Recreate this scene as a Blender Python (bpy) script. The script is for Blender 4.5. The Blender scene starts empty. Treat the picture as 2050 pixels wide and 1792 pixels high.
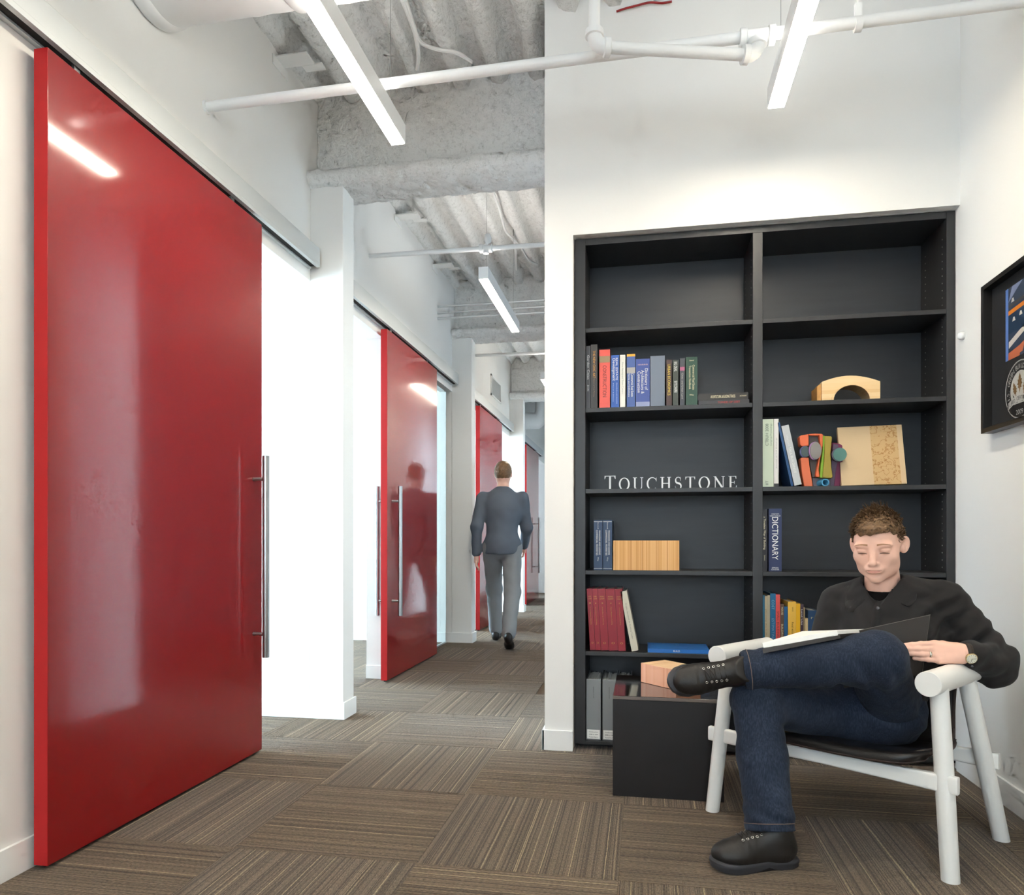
import bpy, bmesh, math, random
import numpy as np
from mathutils import Vector, Matrix, noise as mnoise
random.seed(7)
SC = bpy.context.scene
COL = SC.collection
PI = math.pi

# ------------------------------------------------------------------ camera, world, exposure
FPX, HORIZON, YAW, EYE = 1425.0, 1083.0, 0.182, 0.984        # focal length in pixels of a 2050x1792 frame
cam_data = bpy.data.cameras.new('camera')
cam_data.sensor_fit = 'HORIZONTAL'
cam_data.sensor_width = 36.0
cam_data.lens = FPX / 2050.0 * 36.0
cam_data.shift_y = (HORIZON - 896.0) / 2050.0
cam_data.clip_start = 0.05
cam = bpy.data.objects.new('camera', cam_data)
COL.objects.link(cam)
cam.location = (0, 0, EYE)
cam.rotation_euler = (PI / 2, 0, YAW)
SC.camera = cam
SC.view_settings.view_transform = 'Standard'
SC.view_settings.look = 'None'
SC.view_settings.gamma = 1.0
SC.view_settings.use_curve_mapping = False
SC.view_settings.exposure = 1.0
SC.cycles.max_bounces = 5
SC.cycles.diffuse_bounces = 3
SC.cycles.glossy_bounces = 2
SC.cycles.transmission_bounces = 4
SC.cycles.transparent_max_bounces = 4
SC.cycles.caustics_reflective = False
SC.cycles.caustics_refractive = False
SC.cycles.sample_clamp_indirect = 6.0
SC.cycles.use_adaptive_sampling = True
SC.cycles.adaptive_threshold = 0.12
SC.cycles.adaptive_min_samples = 12
world = bpy.data.worlds.new('sky')
SC.world = world
world.use_nodes = True
world.node_tree.nodes['Background'].inputs[0].default_value = (0.72, 0.84, 1.0, 1)
world.node_tree.nodes['Background'].inputs[1].default_value = 1.0
LAMP_WARM = 44.0       # radiance of the pendant lenses
UP_FILL = 12.0          # radiance of the upward glow added on the pendants to brighten the ceiling
DAY_OFFICE = 17.0       # radiance of the office windows
DAY_REAR = 3.4         # radiance of the windows behind the photographer

def at(u, v, X=None, Y=None, Z=None):
    """pixel of the 2050x1792 frame -> point on the world plane X=, Y= or Z= ..."""
    a = (u - 1025.0) / FPX; b = (HORIZON - v) / FPX
    r = Vector((a * math.cos(YAW) - math.sin(YAW), a * math.sin(YAW) + math.cos(YAW), b))
    t = Y / r.y if Y is not None else (X / r.x if X is not None else (Z - EYE) / r.z)
    return Vector((0, 0, EYE)) + r * t

def dep(u, v, d):
    """pixel -> point at depth d along the viewing axis"""
    a = (u - 1025.0) / FPX; b = (HORIZON - v) / FPX
    r = Vector((a * math.cos(YAW) - math.sin(YAW), a * math.sin(YAW) + math.cos(YAW), b))
    return Vector((0, 0, EYE)) + r * d

# ------------------------------------------------------------------ materials
def lin(c):
    return tuple((x / 12.92 if x <= 0.04045 else ((x + 0.055) / 1.055) ** 2.4) for x in c)

def rgb(r, g, b):
    return lin((r / 255.0, g / 255.0, b / 255.0)) + (1.0,)

def new_mat(name):
    m = bpy.data.materials.new(name); m.use_nodes = True
    nt = m.node_tree
    return m, nt, nt.nodes['Principled BSDF']

def N(nt, kind, **kw):
    n = nt.nodes.new(kind)
    for k, v in kw.items():
        if k.startswith('i_'):
            n.inputs[k[2:].replace('_', ' ')].default_value = v
        else:
            setattr(n, k, v)
    return n

def ramp(nt, stops, interp='LINEAR'):
    n = nt.nodes.new('ShaderNodeValToRGB'); cr = n.color_ramp; cr.interpolation = interp
    while len(cr.elements) < len(stops): cr.elements.new(0.5)
    for e, (p, c) in zip(cr.elements, stops):
        e.position = p; e.color = c if len(c) == 4 else tuple(c) + (1,)
    return n

def mat(name, color, rough=0.5, metal=0.0, spec=0.5, coat=0.0, coat_rough=0.05, vary=0.0, vscale=6.0, bump=0.0, bscale=200.0,
        stretch=(1, 1, 1), emit=None, estr=0.0, sheen=0.0, sss=0.0):
    m, nt, p = new_mat(name)
    p.inputs['Base Color'].default_value = color
    p.inputs['Roughness'].default_value = rough
    p.inputs['Metallic'].default_value = metal
    p.inputs['Specular IOR Level'].default_value = spec
    p.inputs['Coat Weight'].default_value = coat
    p.inputs['Coat Roughness'].default_value = coat_rough
    if sheen: p.inputs['Sheen Weight'].default_value = sheen
    if sss:
        p.inputs['Subsurface Weight'].default_value = sss
        p.inputs['Subsurface Radius'].default_value = (0.012, 0.005, 0.003)
    if emit:
        p.inputs['Emission Color'].default_value = emit
        p.inputs['Emission Strength'].default_value = estr
    L = nt.links
    if vary or bump:
        tc = N(nt, 'ShaderNodeTexCoord'); mp = N(nt, 'ShaderNodeMapping'); mp.inputs['Scale'].default_value = stretch
        L.new(tc.outputs['Object'], mp.inputs['Vector'])
    if vary:
        nz = N(nt, 'ShaderNodeTexNoise'); nz.inputs['Scale'].default_value = vscale; nz.inputs['Detail'].default_value = 5
        L.new(mp.outputs[0], nz.inputs['Vector'])
        dark = tuple(x * (1 - vary) for x in color[:3]) + (1,); lite = tuple(min(1, x * (1 + vary)) for x in color[:3]) + (1,)
        rp = ramp(nt, [(0.3, dark), (0.7, lite)])
        L.new(nz.outputs['Fac'], rp.inputs[0]); L.new(rp.outputs[0], p.inputs['Base Color'])
    if bump:
        nb = N(nt, 'ShaderNodeTexNoise'); nb.inputs['Scale'].default_value = bscale; nb.inputs['Detail'].default_value = 3
        L.new(mp.outputs[0], nb.inputs['Vector'])
        bp = N(nt, 'ShaderNodeBump'); bp.inputs['Strength'].default_value = bump; bp.inputs['Distance'].default_value = 0.004
        L.new(nb.outputs['Fac'], bp.inputs['Height']); L.new(bp.outputs[0], p.inputs['Normal'])
    return m

def stripe_mat(name, cols, count, axis=0, rough=0.5, detail_scale=60.0, wobble=0.0, coat=0.0, along=3.0):
    """flat bands of random colour across one object axis (laminations, wood grain)"""
    m, nt, p = new_mat(name); L = nt.links
    tc = N(nt, 'ShaderNodeTexCoord'); sp = N(nt, 'ShaderNodeSeparateXYZ')
    mp = N(nt, 'ShaderNodeMapping'); sc = [along] * 3; sc[axis] = detail_scale; mp.inputs['Scale'].default_value = sc
    L.new(tc.outputs['Object'], sp.inputs[0]); L.new(tc.outputs['Object'], mp.inputs['Vector'])
    nz = N(nt, 'ShaderNodeTexNoise'); nz.inputs['Scale'].default_value = 1.0; nz.inputs['Detail'].default_value = 4
    L.new(mp.outputs[0], nz.inputs['Vector'])
    mu = N(nt, 'ShaderNodeMath', operation='MULTIPLY_ADD'); mu.inputs[1].default_value = count; mu.inputs[2].default_value = 500
    L.new(sp.outputs[axis], mu.inputs[0])
    ad = N(nt, 'ShaderNodeMath', operation='MULTIPLY_ADD'); ad.inputs[1].default_value = wobble; L.new(nz.outputs['Fac'], ad.inputs[0]); L.new(mu.outputs[0], ad.inputs[2])
    fl = N(nt, 'ShaderNodeMath', operation='FLOOR'); L.new(ad.outputs[0], fl.inputs[0])
    wn = N(nt, 'ShaderNodeTexWhiteNoise', noise_dimensions='1D'); L.new(fl.outputs[0], wn.inputs['W'])
    av = N(nt, 'ShaderNodeMath', operation='MULTIPLY_ADD'); av.inputs[1].default_value = 0.35; L.new(nz.outputs['Fac'], av.inputs[0])
    sb = N(nt, 'ShaderNodeMath', operation='MULTIPLY'); sb.inputs[1].default_value = 0.75; L.new(wn.outputs['Value'], sb.inputs[0]); L.new(sb.outputs[0], av.inputs[2])
    rp = ramp(nt, [(i / (len(cols) - 1), c) for i, c in enumerate(cols)])
    L.new(av.outputs[0], rp.inputs[0]); L.new(rp.outputs[0], p.inputs['Base Color'])
    p.inputs['Roughness'].default_value = rough; p.inputs['Coat Weight'].default_value = coat
    return m

def carpet_mat():
    m, nt, p = new_mat('carpet_striped'); L = nt.links
    tc = N(nt, 'ShaderNodeTexCoord'); oi = N(nt, 'ShaderNodeObjectInfo')
    sp = N(nt, 'ShaderNodeSeparateXYZ'); L.new(tc.outputs['Object'], sp.inputs[0])
    # the pile wanders a little along each row
    wm = N(nt, 'ShaderNodeMapping'); wm.inputs['Scale'].default_value = (14, 9, 1); L.new(tc.outputs['Object'], wm.inputs[0])
    wz = N(nt, 'ShaderNodeTexNoise'); wz.inputs['Scale'].default_value = 1.0; L.new(wm.outputs[0], wz.inputs['Vector'])
    k = N(nt, 'ShaderNodeMath', operation='MULTIPLY_ADD'); k.inputs[1].default_value = 330.0; L.new(sp.outputs[0], k.inputs[0])
    wk = N(nt, 'ShaderNodeMath', operation='MULTIPLY_ADD'); wk.inputs[1].default_value = 1.1; L.new(wz.outputs['Fac'], wk.inputs[0])
    ro = N(nt, 'ShaderNodeMath', operation='MULTIPLY'); ro.inputs[1].default_value = 977.0; L.new(oi.outputs['Random'], ro.inputs[0])
    L.new(ro.outputs[0], wk.inputs[2]); L.new(wk.outputs[0], k.inputs[2])
    fl = N(nt, 'ShaderNodeMath', operation='FLOOR'); L.new(k.outputs[0], fl.inputs[0])
    wn = N(nt, 'ShaderNodeTexWhiteNoise', noise_dimensions='1D'); L.new(fl.outputs[0], wn.inputs['W'])
    rows = ramp(nt, [(0.0, rgb(80, 68, 55)), (0.18, rgb(95, 82, 67)), (0.45, rgb(116, 101, 84)), (0.88, rgb(128, 112, 94)), (0.95, rgb(134, 118, 99)), (0.97, rgb(168, 151, 120)), (1.0, rgb(184, 166, 132))])
    L.new(wn.outputs['Value'], rows.inputs[0])
    # broken, tufted colour along a row
    gm = N(nt, 'ShaderNodeMapping'); gm.inputs['Scale'].default_value = (420, 90, 1); L.new(tc.outputs['Object'], gm.inputs[0])
    gz = N(nt, 'ShaderNodeTexNoise'); gz.inputs['Scale'].default_value = 1.0; gz.inputs['Detail'].default_value = 3; L.new(gm.outputs[0], gz.inputs['Vector'])
    gr = ramp(nt, [(0.28, (0.42, 0.42, 0.42, 1)), (0.72, (1.5, 1.47, 1.42, 1))]); L.new(gz.outputs['Fac'], gr.inputs[0])
    mx = N(nt, 'ShaderNodeMix', data_type='RGBA', blend_type='MULTIPLY'); mx.inputs[0].default_value = 1.0
    L.new(rows.outputs[0], mx.inputs[6]); L.new(gr.outputs[0], mx.inputs[7]); L.new(mx.outputs[2], p.inputs['Base Color'])
    fr = N(nt, 'ShaderNodeMath', operation='FRACT'); L.new(k.outputs[0], fr.inputs[0])
    pp = N(nt, 'ShaderNodeMath', operation='PINGPONG'); pp.inputs[1].default_value = 0.5; L.new(fr.outputs[0], pp.inputs[0])
    hs = N(nt, 'ShaderNodeMath', operation='ADD'); L.new(pp.outputs[0], hs.inputs[0]); L.new(gz.outputs['Fac'], hs.inputs[1])
    bp = N(nt, 'ShaderNodeBump'); bp.inputs['Strength'].default_value = 0.85; bp.inputs['Distance'].default_value = 0.004
    L.new(hs.outputs[0], bp.inputs['Height']); L.new(bp.outputs[0], p.inputs['Normal'])
    p.inputs['Roughness'].default_value = 0.95; p.inputs['Specular IOR Level'].default_value = 0.1
    p.inputs['Sheen Weight'].default_value = 0.15
    return m

def spray_mat():
    m, nt, p = new_mat('sprayed_fireproofing'); L = nt.links
    tc = N(nt, 'ShaderNodeTexCoord')
    a = N(nt, 'ShaderNodeTexNoise'); a.inputs['Scale'].default_value = 34; a.inputs['Detail'].default_value = 8; a.inputs['Roughness'].default_value = 0.72
    b = N(nt, 'ShaderNodeTexNoise'); b.inputs['Scale'].default_value = 120; b.inputs['Detail'].default_value = 4
    d = N(nt, 'ShaderNodeTexNoise'); d.inputs['Scale'].default_value = 9; d.inputs['Detail'].default_value = 3
    for n in (a, b, d): L.new(tc.outputs['Object'], n.inputs['Vector'])
    r = ramp(nt, [(0.32, rgb(150, 148, 142)), (0.37, rgb(222, 222, 218)), (0.5, rgb(246, 246, 243))])
    mxa = N(nt, 'ShaderNodeMix', data_type='FLOAT'); mxa.inputs[0].default_value = 0.35; L.new(a.outputs['Fac'], mxa.inputs[2]); L.new(b.outputs['Fac'], mxa.inputs[3])
    L.new(mxa.outputs[0], r.inputs[0])
    L.new(r.outputs[0], p.inputs['Base Color'])
    ad = N(nt, 'ShaderNodeMath', operation='ADD'); L.new(a.outputs['Fac'], ad.inputs[0]); L.new(d.outputs['Fac'], ad.inputs[1])
    bp = N(nt, 'ShaderNodeBump'); bp.inputs['Strength'].default_value = 0.9; bp.inputs['Distance'].default_value = 0.014
    L.new(ad.outputs[0], bp.inputs['Height']); L.new(bp.outputs[0], p.inputs['Normal'])
    p.inputs['Roughness'].default_value = 0.95; p.inputs['Specular IOR Level'].default_value = 0.1
    return m

def denim_mat():
    m, nt, p = new_mat('dark_denim'); L = nt.links
    tc = N(nt, 'ShaderNodeTexCoord')
    mp = N(nt, 'ShaderNodeMapping'); mp.inputs['Scale'].default_value = (260, 260, 60); L.new(tc.outputs['Object'], mp.inputs[0])
    a = N(nt, 'ShaderNodeTexNoise'); a.inputs['Scale'].default_value = 1.0; a.inputs['Detail'].default_value = 3; L.new(mp.outputs[0], a.inputs['Vector'])
    b = N(nt, 'ShaderNodeTexNoise'); b.inputs['Scale'].default_value = 7; b.inputs['Detail'].default_value = 3; L.new(tc.outputs['Object'], b.inputs['Vector'])
    ad = N(nt, 'ShaderNodeMix', data_type='FLOAT'); ad.inputs[0].default_value = 0.4; L.new(a.outputs['Fac'], ad.inputs[2]); L.new(b.outputs['Fac'], ad.inputs[3])
    r = ramp(nt, [(0.25, rgb(26, 32, 44)), (0.5, rgb(39, 47, 62)), (0.78, rgb(60, 70, 88))]); L.new(ad.outputs[0], r.inputs[0])
    L.new(r.outputs[0], p.inputs['Base Color'])
    bp = N(nt, 'ShaderNodeBump'); bp.inputs['Strength'].default_value = 0.25; bp.inputs['Distance'].default_value = 0.001
    L.new(a.outputs['Fac'], bp.inputs['Height']); L.new(bp.outputs[0], p.inputs['Normal'])
    p.inputs['Roughness'].default_value = 0.9; p.inputs['Specular IOR Level'].default_value = 0.15; p.inputs['Sheen Weight'].default_value = 0.04
    return m

def map_board_mat():
    """pale birch board with a burnt, map-like engraving over its right half"""
    m, nt, p = new_mat('engraved_birch'); L = nt.links
    tc = N(nt, 'ShaderNodeTexCoord'); sp = N(nt, 'ShaderNodeSeparateXYZ'); L.new(tc.outputs['Object'], sp.inputs[0])
    n1 = N(nt, 'ShaderNodeTexNoise'); n1.inputs['Scale'].default_value = 34; n1.inputs['Detail'].default_value = 5; L.new(tc.outputs['Object'], n1.inputs['Vector'])
    sb = N(nt, 'ShaderNodeMath', operation='SUBTRACT'); sb.inputs[1].default_value = 0.5; L.new(n1.outputs['Fac'], sb.inputs[0])
    ab = N(nt, 'ShaderNodeMath', operation='ABSOLUTE'); L.new(sb.outputs[0], ab.inputs[0])
    ls = N(nt, 'ShaderNodeMath', operation='LESS_THAN'); ls.inputs[1].default_value = 0.016; L.new(ab.outputs[0], ls.inputs[0])
    g0 = N(nt, 'ShaderNodeMath', operation='GREATER_THAN'); g0.inputs[1].default_value = 0.002; L.new(sp.outputs[0], g0.inputs[0])
    g1 = N(nt, 'ShaderNodeMath', operation='LESS_THAN'); g1.inputs[1].default_value = 0.115; L.new(sp.outputs[0], g1.inputs[0])
    mm = N(nt, 'ShaderNodeMath', operation='MULTIPLY'); L.new(g0.outputs[0], mm.inputs[0]); L.new(g1.outputs[0], mm.inputs[1])
    m2 = N(nt, 'ShaderNodeMath', operation='MULTIPLY'); L.new(mm.outputs[0], m2.inputs[0]); L.new(ls.outputs[0], m2.inputs[1])
    fx = N(nt, 'ShaderNodeMix', data_type='RGBA'); fx.inputs[6].default_value = rgb(214, 186, 146); fx.inputs[7].default_value = rgb(206, 170, 118)
    L.new(mm.outputs[0], fx.inputs[0])
    f2 = N(nt, 'ShaderNodeMix', data_type='RGBA'); f2.inputs[7].default_value = rgb(176, 128, 70)
    L.new(m2.outputs[0], f2.inputs[0]); L.new(fx.outputs[2], f2.inputs[6]); L.new(f2.outputs[2], p.inputs['Base Color'])
    p.inputs['Roughness'].default_value = 0.6
    return m

def glass_mat():
    m, nt, p = new_mat('clear_glass')
    p.inputs['Base Color'].default_value = (0.9, 0.97, 0.95, 1); p.inputs['Roughness'].default_value = 0.02
    p.inputs['Transmission Weight'].default_value = 1.0; p.inputs['IOR'].default_value = 1.45
    return m

M = {}
M['wall'] = mat('white_wall_paint', rgb(238, 237, 233), 0.7, spec=0.25)
M['trim'] = mat('white_trim_paint', rgb(240, 240, 237), 0.45, spec=0.4)
M['carpet'] = carpet_mat()
M['slab'] = mat('plain_carpet', rgb(104, 88, 72), 0.95, spec=0.1)
M['spray'] = spray_mat()
M['ceil'] = mat('plain_ceiling', rgb(222, 222, 218), 0.9)
M['pipe'] = mat('white_pipe_paint', rgb(240, 240, 238), 0.4, spec=0.4)
M['duct'] = mat('white_duct_wrap', rgb(236, 236, 234), 0.55, bump=0.25, bscale=14)
M['alu'] = mat('brushed_aluminium', rgb(206, 210, 210), 0.4, metal=0.35, bump=0.05, bscale=300, stretch=(1, 0.05, 1))
M['steel'] = mat('satin_steel', rgb(168, 168, 166), 0.3, metal=0.95)
M['dark'] = mat('black_slot', rgb(22, 22, 22), 0.7)
M['red'] = mat('red_lacquer', rgb(138, 8, 15), 0.4, spec=0.15, coat=1.0, coat_rough=0.09)
M['rededge'] = mat('red_lit_edge', rgb(186, 30, 33), 0.5, spec=0.3)
M['lampwhite'] = mat('white_fixture', rgb(242, 242, 240), 0.35)
M['lens'] = mat('lit_lens', rgb(255, 250, 240), 0.5, emit=(1.0, 0.90, 0.74, 1), estr=LAMP_WARM)
M['upfill'] = mat('added_uplight', rgb(255, 250, 240), 0.5, emit=(1.0, 0.96, 0.90, 1), estr=UP_FILL)
M['day'] = mat('daylit_pane', rgb(240, 245, 250), 0.4, emit=(0.64, 0.83, 1.0, 1), estr=DAY_OFFICE)
M['loungefill'] = mat('added_lounge_pane', rgb(240, 245, 250), 0.4, emit=(0.66, 0.84, 1.0, 1), estr=2.6)
M['dayrear'] = mat('daylit_rear_pane', rgb(240, 245, 250), 0.4, emit=(0.70, 0.86, 1.0, 1), estr=DAY_REAR)
M['black'] = mat('black_stained_oak', rgb(42, 42, 43), 0.42, spec=0.5, vary=0.12, vscale=5, bump=0.06, bscale=40, stretch=(8, 8, 1))
M['blackflat'] = mat('black_stained_panel', rgb(40, 42, 46), 0.45, vary=0.1, vscale=4, bump=0.04, bscale=60, stretch=(1, 8, 8))
M['tabletop'] = mat('black_lacquer', rgb(26, 21, 19), 0.12, spec=0.5, coat=0.6, coat_rough=0.08)
M['tableside'] = mat('black_matte_steel', rgb(28, 25, 26), 0.38, vary=0.2, vscale=9)
M['tableedge'] = mat('worn_grey_edge', rgb(120, 110, 104), 0.35, metal=0.3)
M['chair'] = mat('white_lacquered_wood', rgb(240, 240, 236), 0.35, spec=0.45)
M['leather'] = mat('black_leather', rgb(22, 19, 19), 0.38, spec=0.5, bump=0.2, bscale=300)
M['piping'] = mat('brown_leather_edge', rgb(58, 44, 40), 0.45)
M['paper'] = mat('book_paper', rgb(232, 224, 206), 0.8)
M['whitepaper'] = mat('white_paper', rgb(246, 245, 240), 0.7)
M['letter'] = mat('white_letter', rgb(236, 238, 240), 0.4)
M['glass'] = glass_mat()
M['fleckhole'] = mat('pale_pin_hole', rgb(206, 202, 194), 0.4)
M['ply'] = stripe_mat('edge_laminated_plywood', [rgb(176, 118, 58), rgb(214, 158, 92), rgb(226, 176, 112), rgb(232, 186, 128)], 260, 0, 0.55, detail_scale=300)
M['pine'] = stripe_mat('pine', [rgb(222, 176, 118), rgb(236, 200, 146), rgb(240, 208, 160)], 60, 2, 0.5, detail_scale=60, wobble=2.0)
M['pine_end'] = mat('pine_edge', rgb(196, 148, 84), 0.6, vary=0.15, vscale=30)
M['fir'] = stripe_mat('pink_fir', [rgb(222, 150, 112), rgb(232, 164, 126), rgb(238, 176, 140)], 90, 0, 0.5, detail_scale=80, wobble=1.0)
M['firtop'] = stripe_mat('pale_fir', [rgb(226, 176, 128), rgb(238, 196, 150), rgb(244, 206, 164)], 60, 0, 0.5, detail_scale=80, wobble=1.0)
M['board'] = map_board_mat()
M['denim'] = denim_mat()
_plain = {}
def plain(r, g, b, rough=0.5, spec=0.4):
    k = (r, g, b, rough)
    if k not in _plain: _plain[k] = mat('finish_%d_%d_%d' % (r, g, b), rgb(r, g, b), rough, spec=spec)
    return _plain[k]

# ------------------------------------------------------------------ mesh building
WORLD = {}          # where each object's origin stands
class MB:
    def __init__(self): self.v = []; self.f = []; self.m = []; self.mi = 0
    def add(self, vs, fs, M4=None):
        o = len(self.v)
        self.v += [tuple(M4 @ Vector(p)) if M4 else tuple(p) for p in vs]
        self.f += [tuple(i + o for i in f) for f in fs]; self.m += [self.mi] * len(fs)
        return self
    def box(self, x0, x1, y0, y1, z0, z1, M4=None):
        vs = [(x, y, z) for z in (z0, z1) for y in (y0, y1) for x in (x0, x1)]
        return self.add(vs, [(0, 2, 3, 1), (4, 5, 7, 6), (0, 1, 5, 4), (2, 6, 7, 3), (0, 4, 6, 2), (1, 3, 7, 5)], M4)
    def tube(self, pts, r, n=16, caps=True, flat=None):
        pts = [Vector(p) for p in pts]; rs = r if isinstance(r, (list, tuple)) else [r] * len(pts)
        vs = []; up = None
        for i, p in enumerate(pts):
            t = (pts[min(i + 1, len(pts) - 1)] - pts[max(i - 1, 0)]).normalized()
            if up is None:
                up = Vector((0, 0, 1)) if abs(t.z) < 0.9 else Vector((0, 1, 0))
            a = t.cross(up).normalized(); b = a.cross(t).normalized(); up = b
            for k in range(n):
                w = 2 * PI * k / n
                vs.append(p + a * (math.cos(w) * rs[i]) + b * (math.sin(w) * rs[i] * (flat or 1)))
        fs = [(i * n + k, i * n + (k + 1) % n, (i + 1) * n + (k + 1) % n, (i + 1) * n + k) for i in range(len(pts) - 1) for k in range(n)]
        if caps:
            fs.append(tuple(range(n - 1, -1, -1))); fs.append(tuple((len(pts) - 1) * n + k for k in range(n)))
        return self.add(vs, fs)
    def prism(self, poly, d, M4=None):
        """2D outline (x, z) extruded along +y by d"""
        n = len(poly)
        vs = [(x, 0, z) for x, z in poly] + [(x, d, z) for x, z in poly]
        fs = [tuple(range(n)), tuple(range(2 * n - 1, n - 1, -1))] + [(k, k + n, (k + 1) % n + n, (k + 1) % n) for k in range(n)]
        return self.add(vs, fs, M4)
    def lathe(self, prof, n=24, M4=None):
        vs = [(r * math.cos(2 * PI * k / n), r * math.sin(2 * PI * k / n), z) for r, z in prof for k in range(n)]
        fs = [(i * n + k, i * n + (k + 1) % n, (i + 1) * n + (k + 1) % n, (i + 1) * n + k) for i in range(len(prof) - 1) for k in range(n)]
        fs += [tuple(range(n - 1, -1, -1)), tuple((len(prof) - 1) * n + k for k in range(n))]
        return self.add(vs, fs, M4)
    def build(self, name, m, parent=None, smooth=False, bevel=0.0, seg=2, loc=None, fix=False):
        a = np.array(self.v, float)
        base = Vector(WORLD[parent.name]) if parent else Vector((0, 0, 0))
        if loc is None:
            lo, hi = a.min(0), a.max(0); loc = Vector(((lo[0] + hi[0]) / 2, (lo[1] + hi[1]) / 2, lo[2]))
        loc = Vector(loc)
        a = a - np.array(loc)
        me = bpy.data.meshes.new(name); me.from_pydata([tuple(p) for p in a], [], self.f)
        for mm in (m if isinstance(m, (list, tuple)) else [m]): me.materials.append(mm)
        me.polygons.foreach_set('material_index', self.m)
        if fix or len(self.f) < 4000:
            bm = bmesh.new(); bm.from_mesh(me); bmesh.ops.recalc_face_normals(bm, faces=bm.faces); bm.to_mesh(me); bm.free()
        if smooth:
            me.polygons.foreach_set('use_smooth', [True] * len(me.polygons))
        me.update()
        o = bpy.data.objects.new(name, me); COL.objects.link(o)
        if parent: o.parent = parent
        o.location = loc - base
        WORLD[o.name] = loc
        if bevel:
            b = o.modifiers.new('bevel', 'BEVEL'); b.width = bevel; b.segments = seg; b.limit_method = 'ANGLE'; b.angle_limit = math.radians(40)
            me.polygons.foreach_set('use_smooth', [True] * len(me.polygons))
            w = o.modifiers.new('wn', 'WEIGHTED_NORMAL'); w.keep_sharp = True
        elif smooth == 'auto':
            me.set_sharp_from_angle(angle=math.radians(40))
        return o

def thing(name, label, cat, loc, group=None, rz=0.0):
    o = bpy.data.objects.new(name, None); COL.objects.link(o); o.empty_display_size = 0.05
    o.location = loc; o.rotation_euler = (0, 0, rz); WORLD[o.name] = Vector(loc)
    o['label'] = label; o['category'] = cat
    if group: o['group'] = group
    return o
def tag(o, label, cat, group=None):
    o['label'] = label; o['category'] = cat
    if group: o['group'] = group
    return o
def struct(o): o['kind'] = 'structure'; return o

_txt = {}
def text_mesh(body):
    """flat lettering as polygons, one unit cap height, centred on x, sitting on y = 0"""
    if body in _txt: return _txt[body]
    cu = bpy.data.curves.new('lettering', 'FONT'); cu.body = body; cu.align_x = 'CENTER'; cu.size = 1.0; cu.resolution_u = 3
    ob = bpy.data.objects.new('lettering', cu); COL.objects.link(ob)
    dg = bpy.context.evaluated_depsgraph_get(); dg.update()
    me = bpy.data.meshes.new_from_object(ob.evaluated_get(dg))
    v = [(p.co.x / 0.69, p.co.y / 0.69) for p in me.vertices]; f = [tuple(p.vertices) for p in me.polygons]
    bpy.data.objects.remove(ob); bpy.data.curves.remove(cu); bpy.data.meshes.remove(me)
    w = (max(p[0] for p in v) - min(p[0] for p in v)) if v else 1
    _txt[body] = (v, f, w); return _txt[body]
def put_text(mb, body, o, ux, uy, size, width=None):
    """lettering at point o, running along ux with its tops towards uy; width squeezes it"""
    v, f, w = text_mesh(body)
    sx = size if width is None else width / w
    o, ux, uy = Vector(o), Vector(ux), Vector(uy)
    mb.add([o + ux * (x * sx) + uy * (y * size) for x, y in v], f)
# ================================================================== the room
WL, WR, WB = -1.82, 1.33, 3.33         # left wall, right wall, bookcase wall
HT = 3.62
def slab(name, boxes, m=None, bevel=0.0, parent=None):
    mb = MB()
    for b in boxes: mb.box(*b)
    return struct(mb.build(name, m or M['wall'], parent, bevel=bevel))

# floor with its carpet tiles
floor = slab('floor', [(-6.5, 6.0, -4.2, 14.0, -0.12, -0.008)], M['slab'])
T = 0.61; TX, TY = -1.2906, 2.084
tile_me = None
for j in range(-2, 18):
    for i in range(-4, 5):
        x, y = TX + (i + 0.5) * T, TY + (j + 0.5) * T
        if y > 3.7 and x - T / 2 > -0.137 * (y + T / 2): continue
        if x < -1.95 and (y < 3.2 or i < -3): continue
        if tile_me is None:
            mb = MB(); h = T / 2 - 0.0006
            mb.box(-h, h, -h, h, -0.008, 0.0)
            t = mb.build('carpet_tile', M['carpet'], floor, loc=(0, 0, 0)); tile_me = t.data
        else:
            t = bpy.data.objects.new('carpet_tile', tile_me); COL.objects.link(t); t.parent = floor
        t.location = Vector((x, y, 0)) - WORLD[floor.name]
        t.rotation_euler = (0, 0, PI / 2 if (i + j) % 2 == 0 else 0)

# corrugated deck under sprayed fireproofing
def spray_disp(p, amp, sc):
    return amp * (mnoise.noise(p * sc) + 0.5 * mnoise.noise(p * (sc * 2.6)))
def ceiling_mesh():
    mb = MB(); dx = 0.026; xs = np.arange(-1.95, 1.45, dx); ys = np.arange(1.2, 13.6, 0.045)
    vs = []
    for y in ys:
        for x in xs:
            ph = ((x + 0.03) % 0.21) / 0.21
            s = min(1, max(0, (abs(ph - 0.5) - 0.14) / 0.2)); s = s * s * (3 - 2 * s)
            z = 3.46 + 0.085 * s
            z += spray_disp(Vector((x, y, 0.3)), 0.013, 9) + spray_disp(Vector((x, y * 0.8, 4)), 0.008, 24)
            vs.append((x, y, z))
    nx = len(xs)
    fs = [(j * nx + i, (j + 1) * nx + i, (j + 1) * nx + i + 1, j * nx + i + 1) for j in range(len(ys) - 1) for i in range(nx - 1)]
    mb.add(vs, fs); return mb
ceiling = struct(ceiling_mesh().build('ceiling', M['spray'], smooth=True))
slab('ceiling_slab', [(-6.5, 6.0, -4.2, 14.0, 3.62, 3.75)], M['ceil'])
slab('ceiling_rear', [(-1.95, 1.45, -4.2, 1.2, 3.5, 3.6)], M['ceil'])
slab('ceiling_office', [(-6.2, -1.95, 0.4, 13.6, 3.0, 3.1)], M['ceil'])
slab('ceiling_lounge', [(-0.3, 5.6, 3.9, 13.6, 3.2, 3.3)], M['ceil'])

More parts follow.
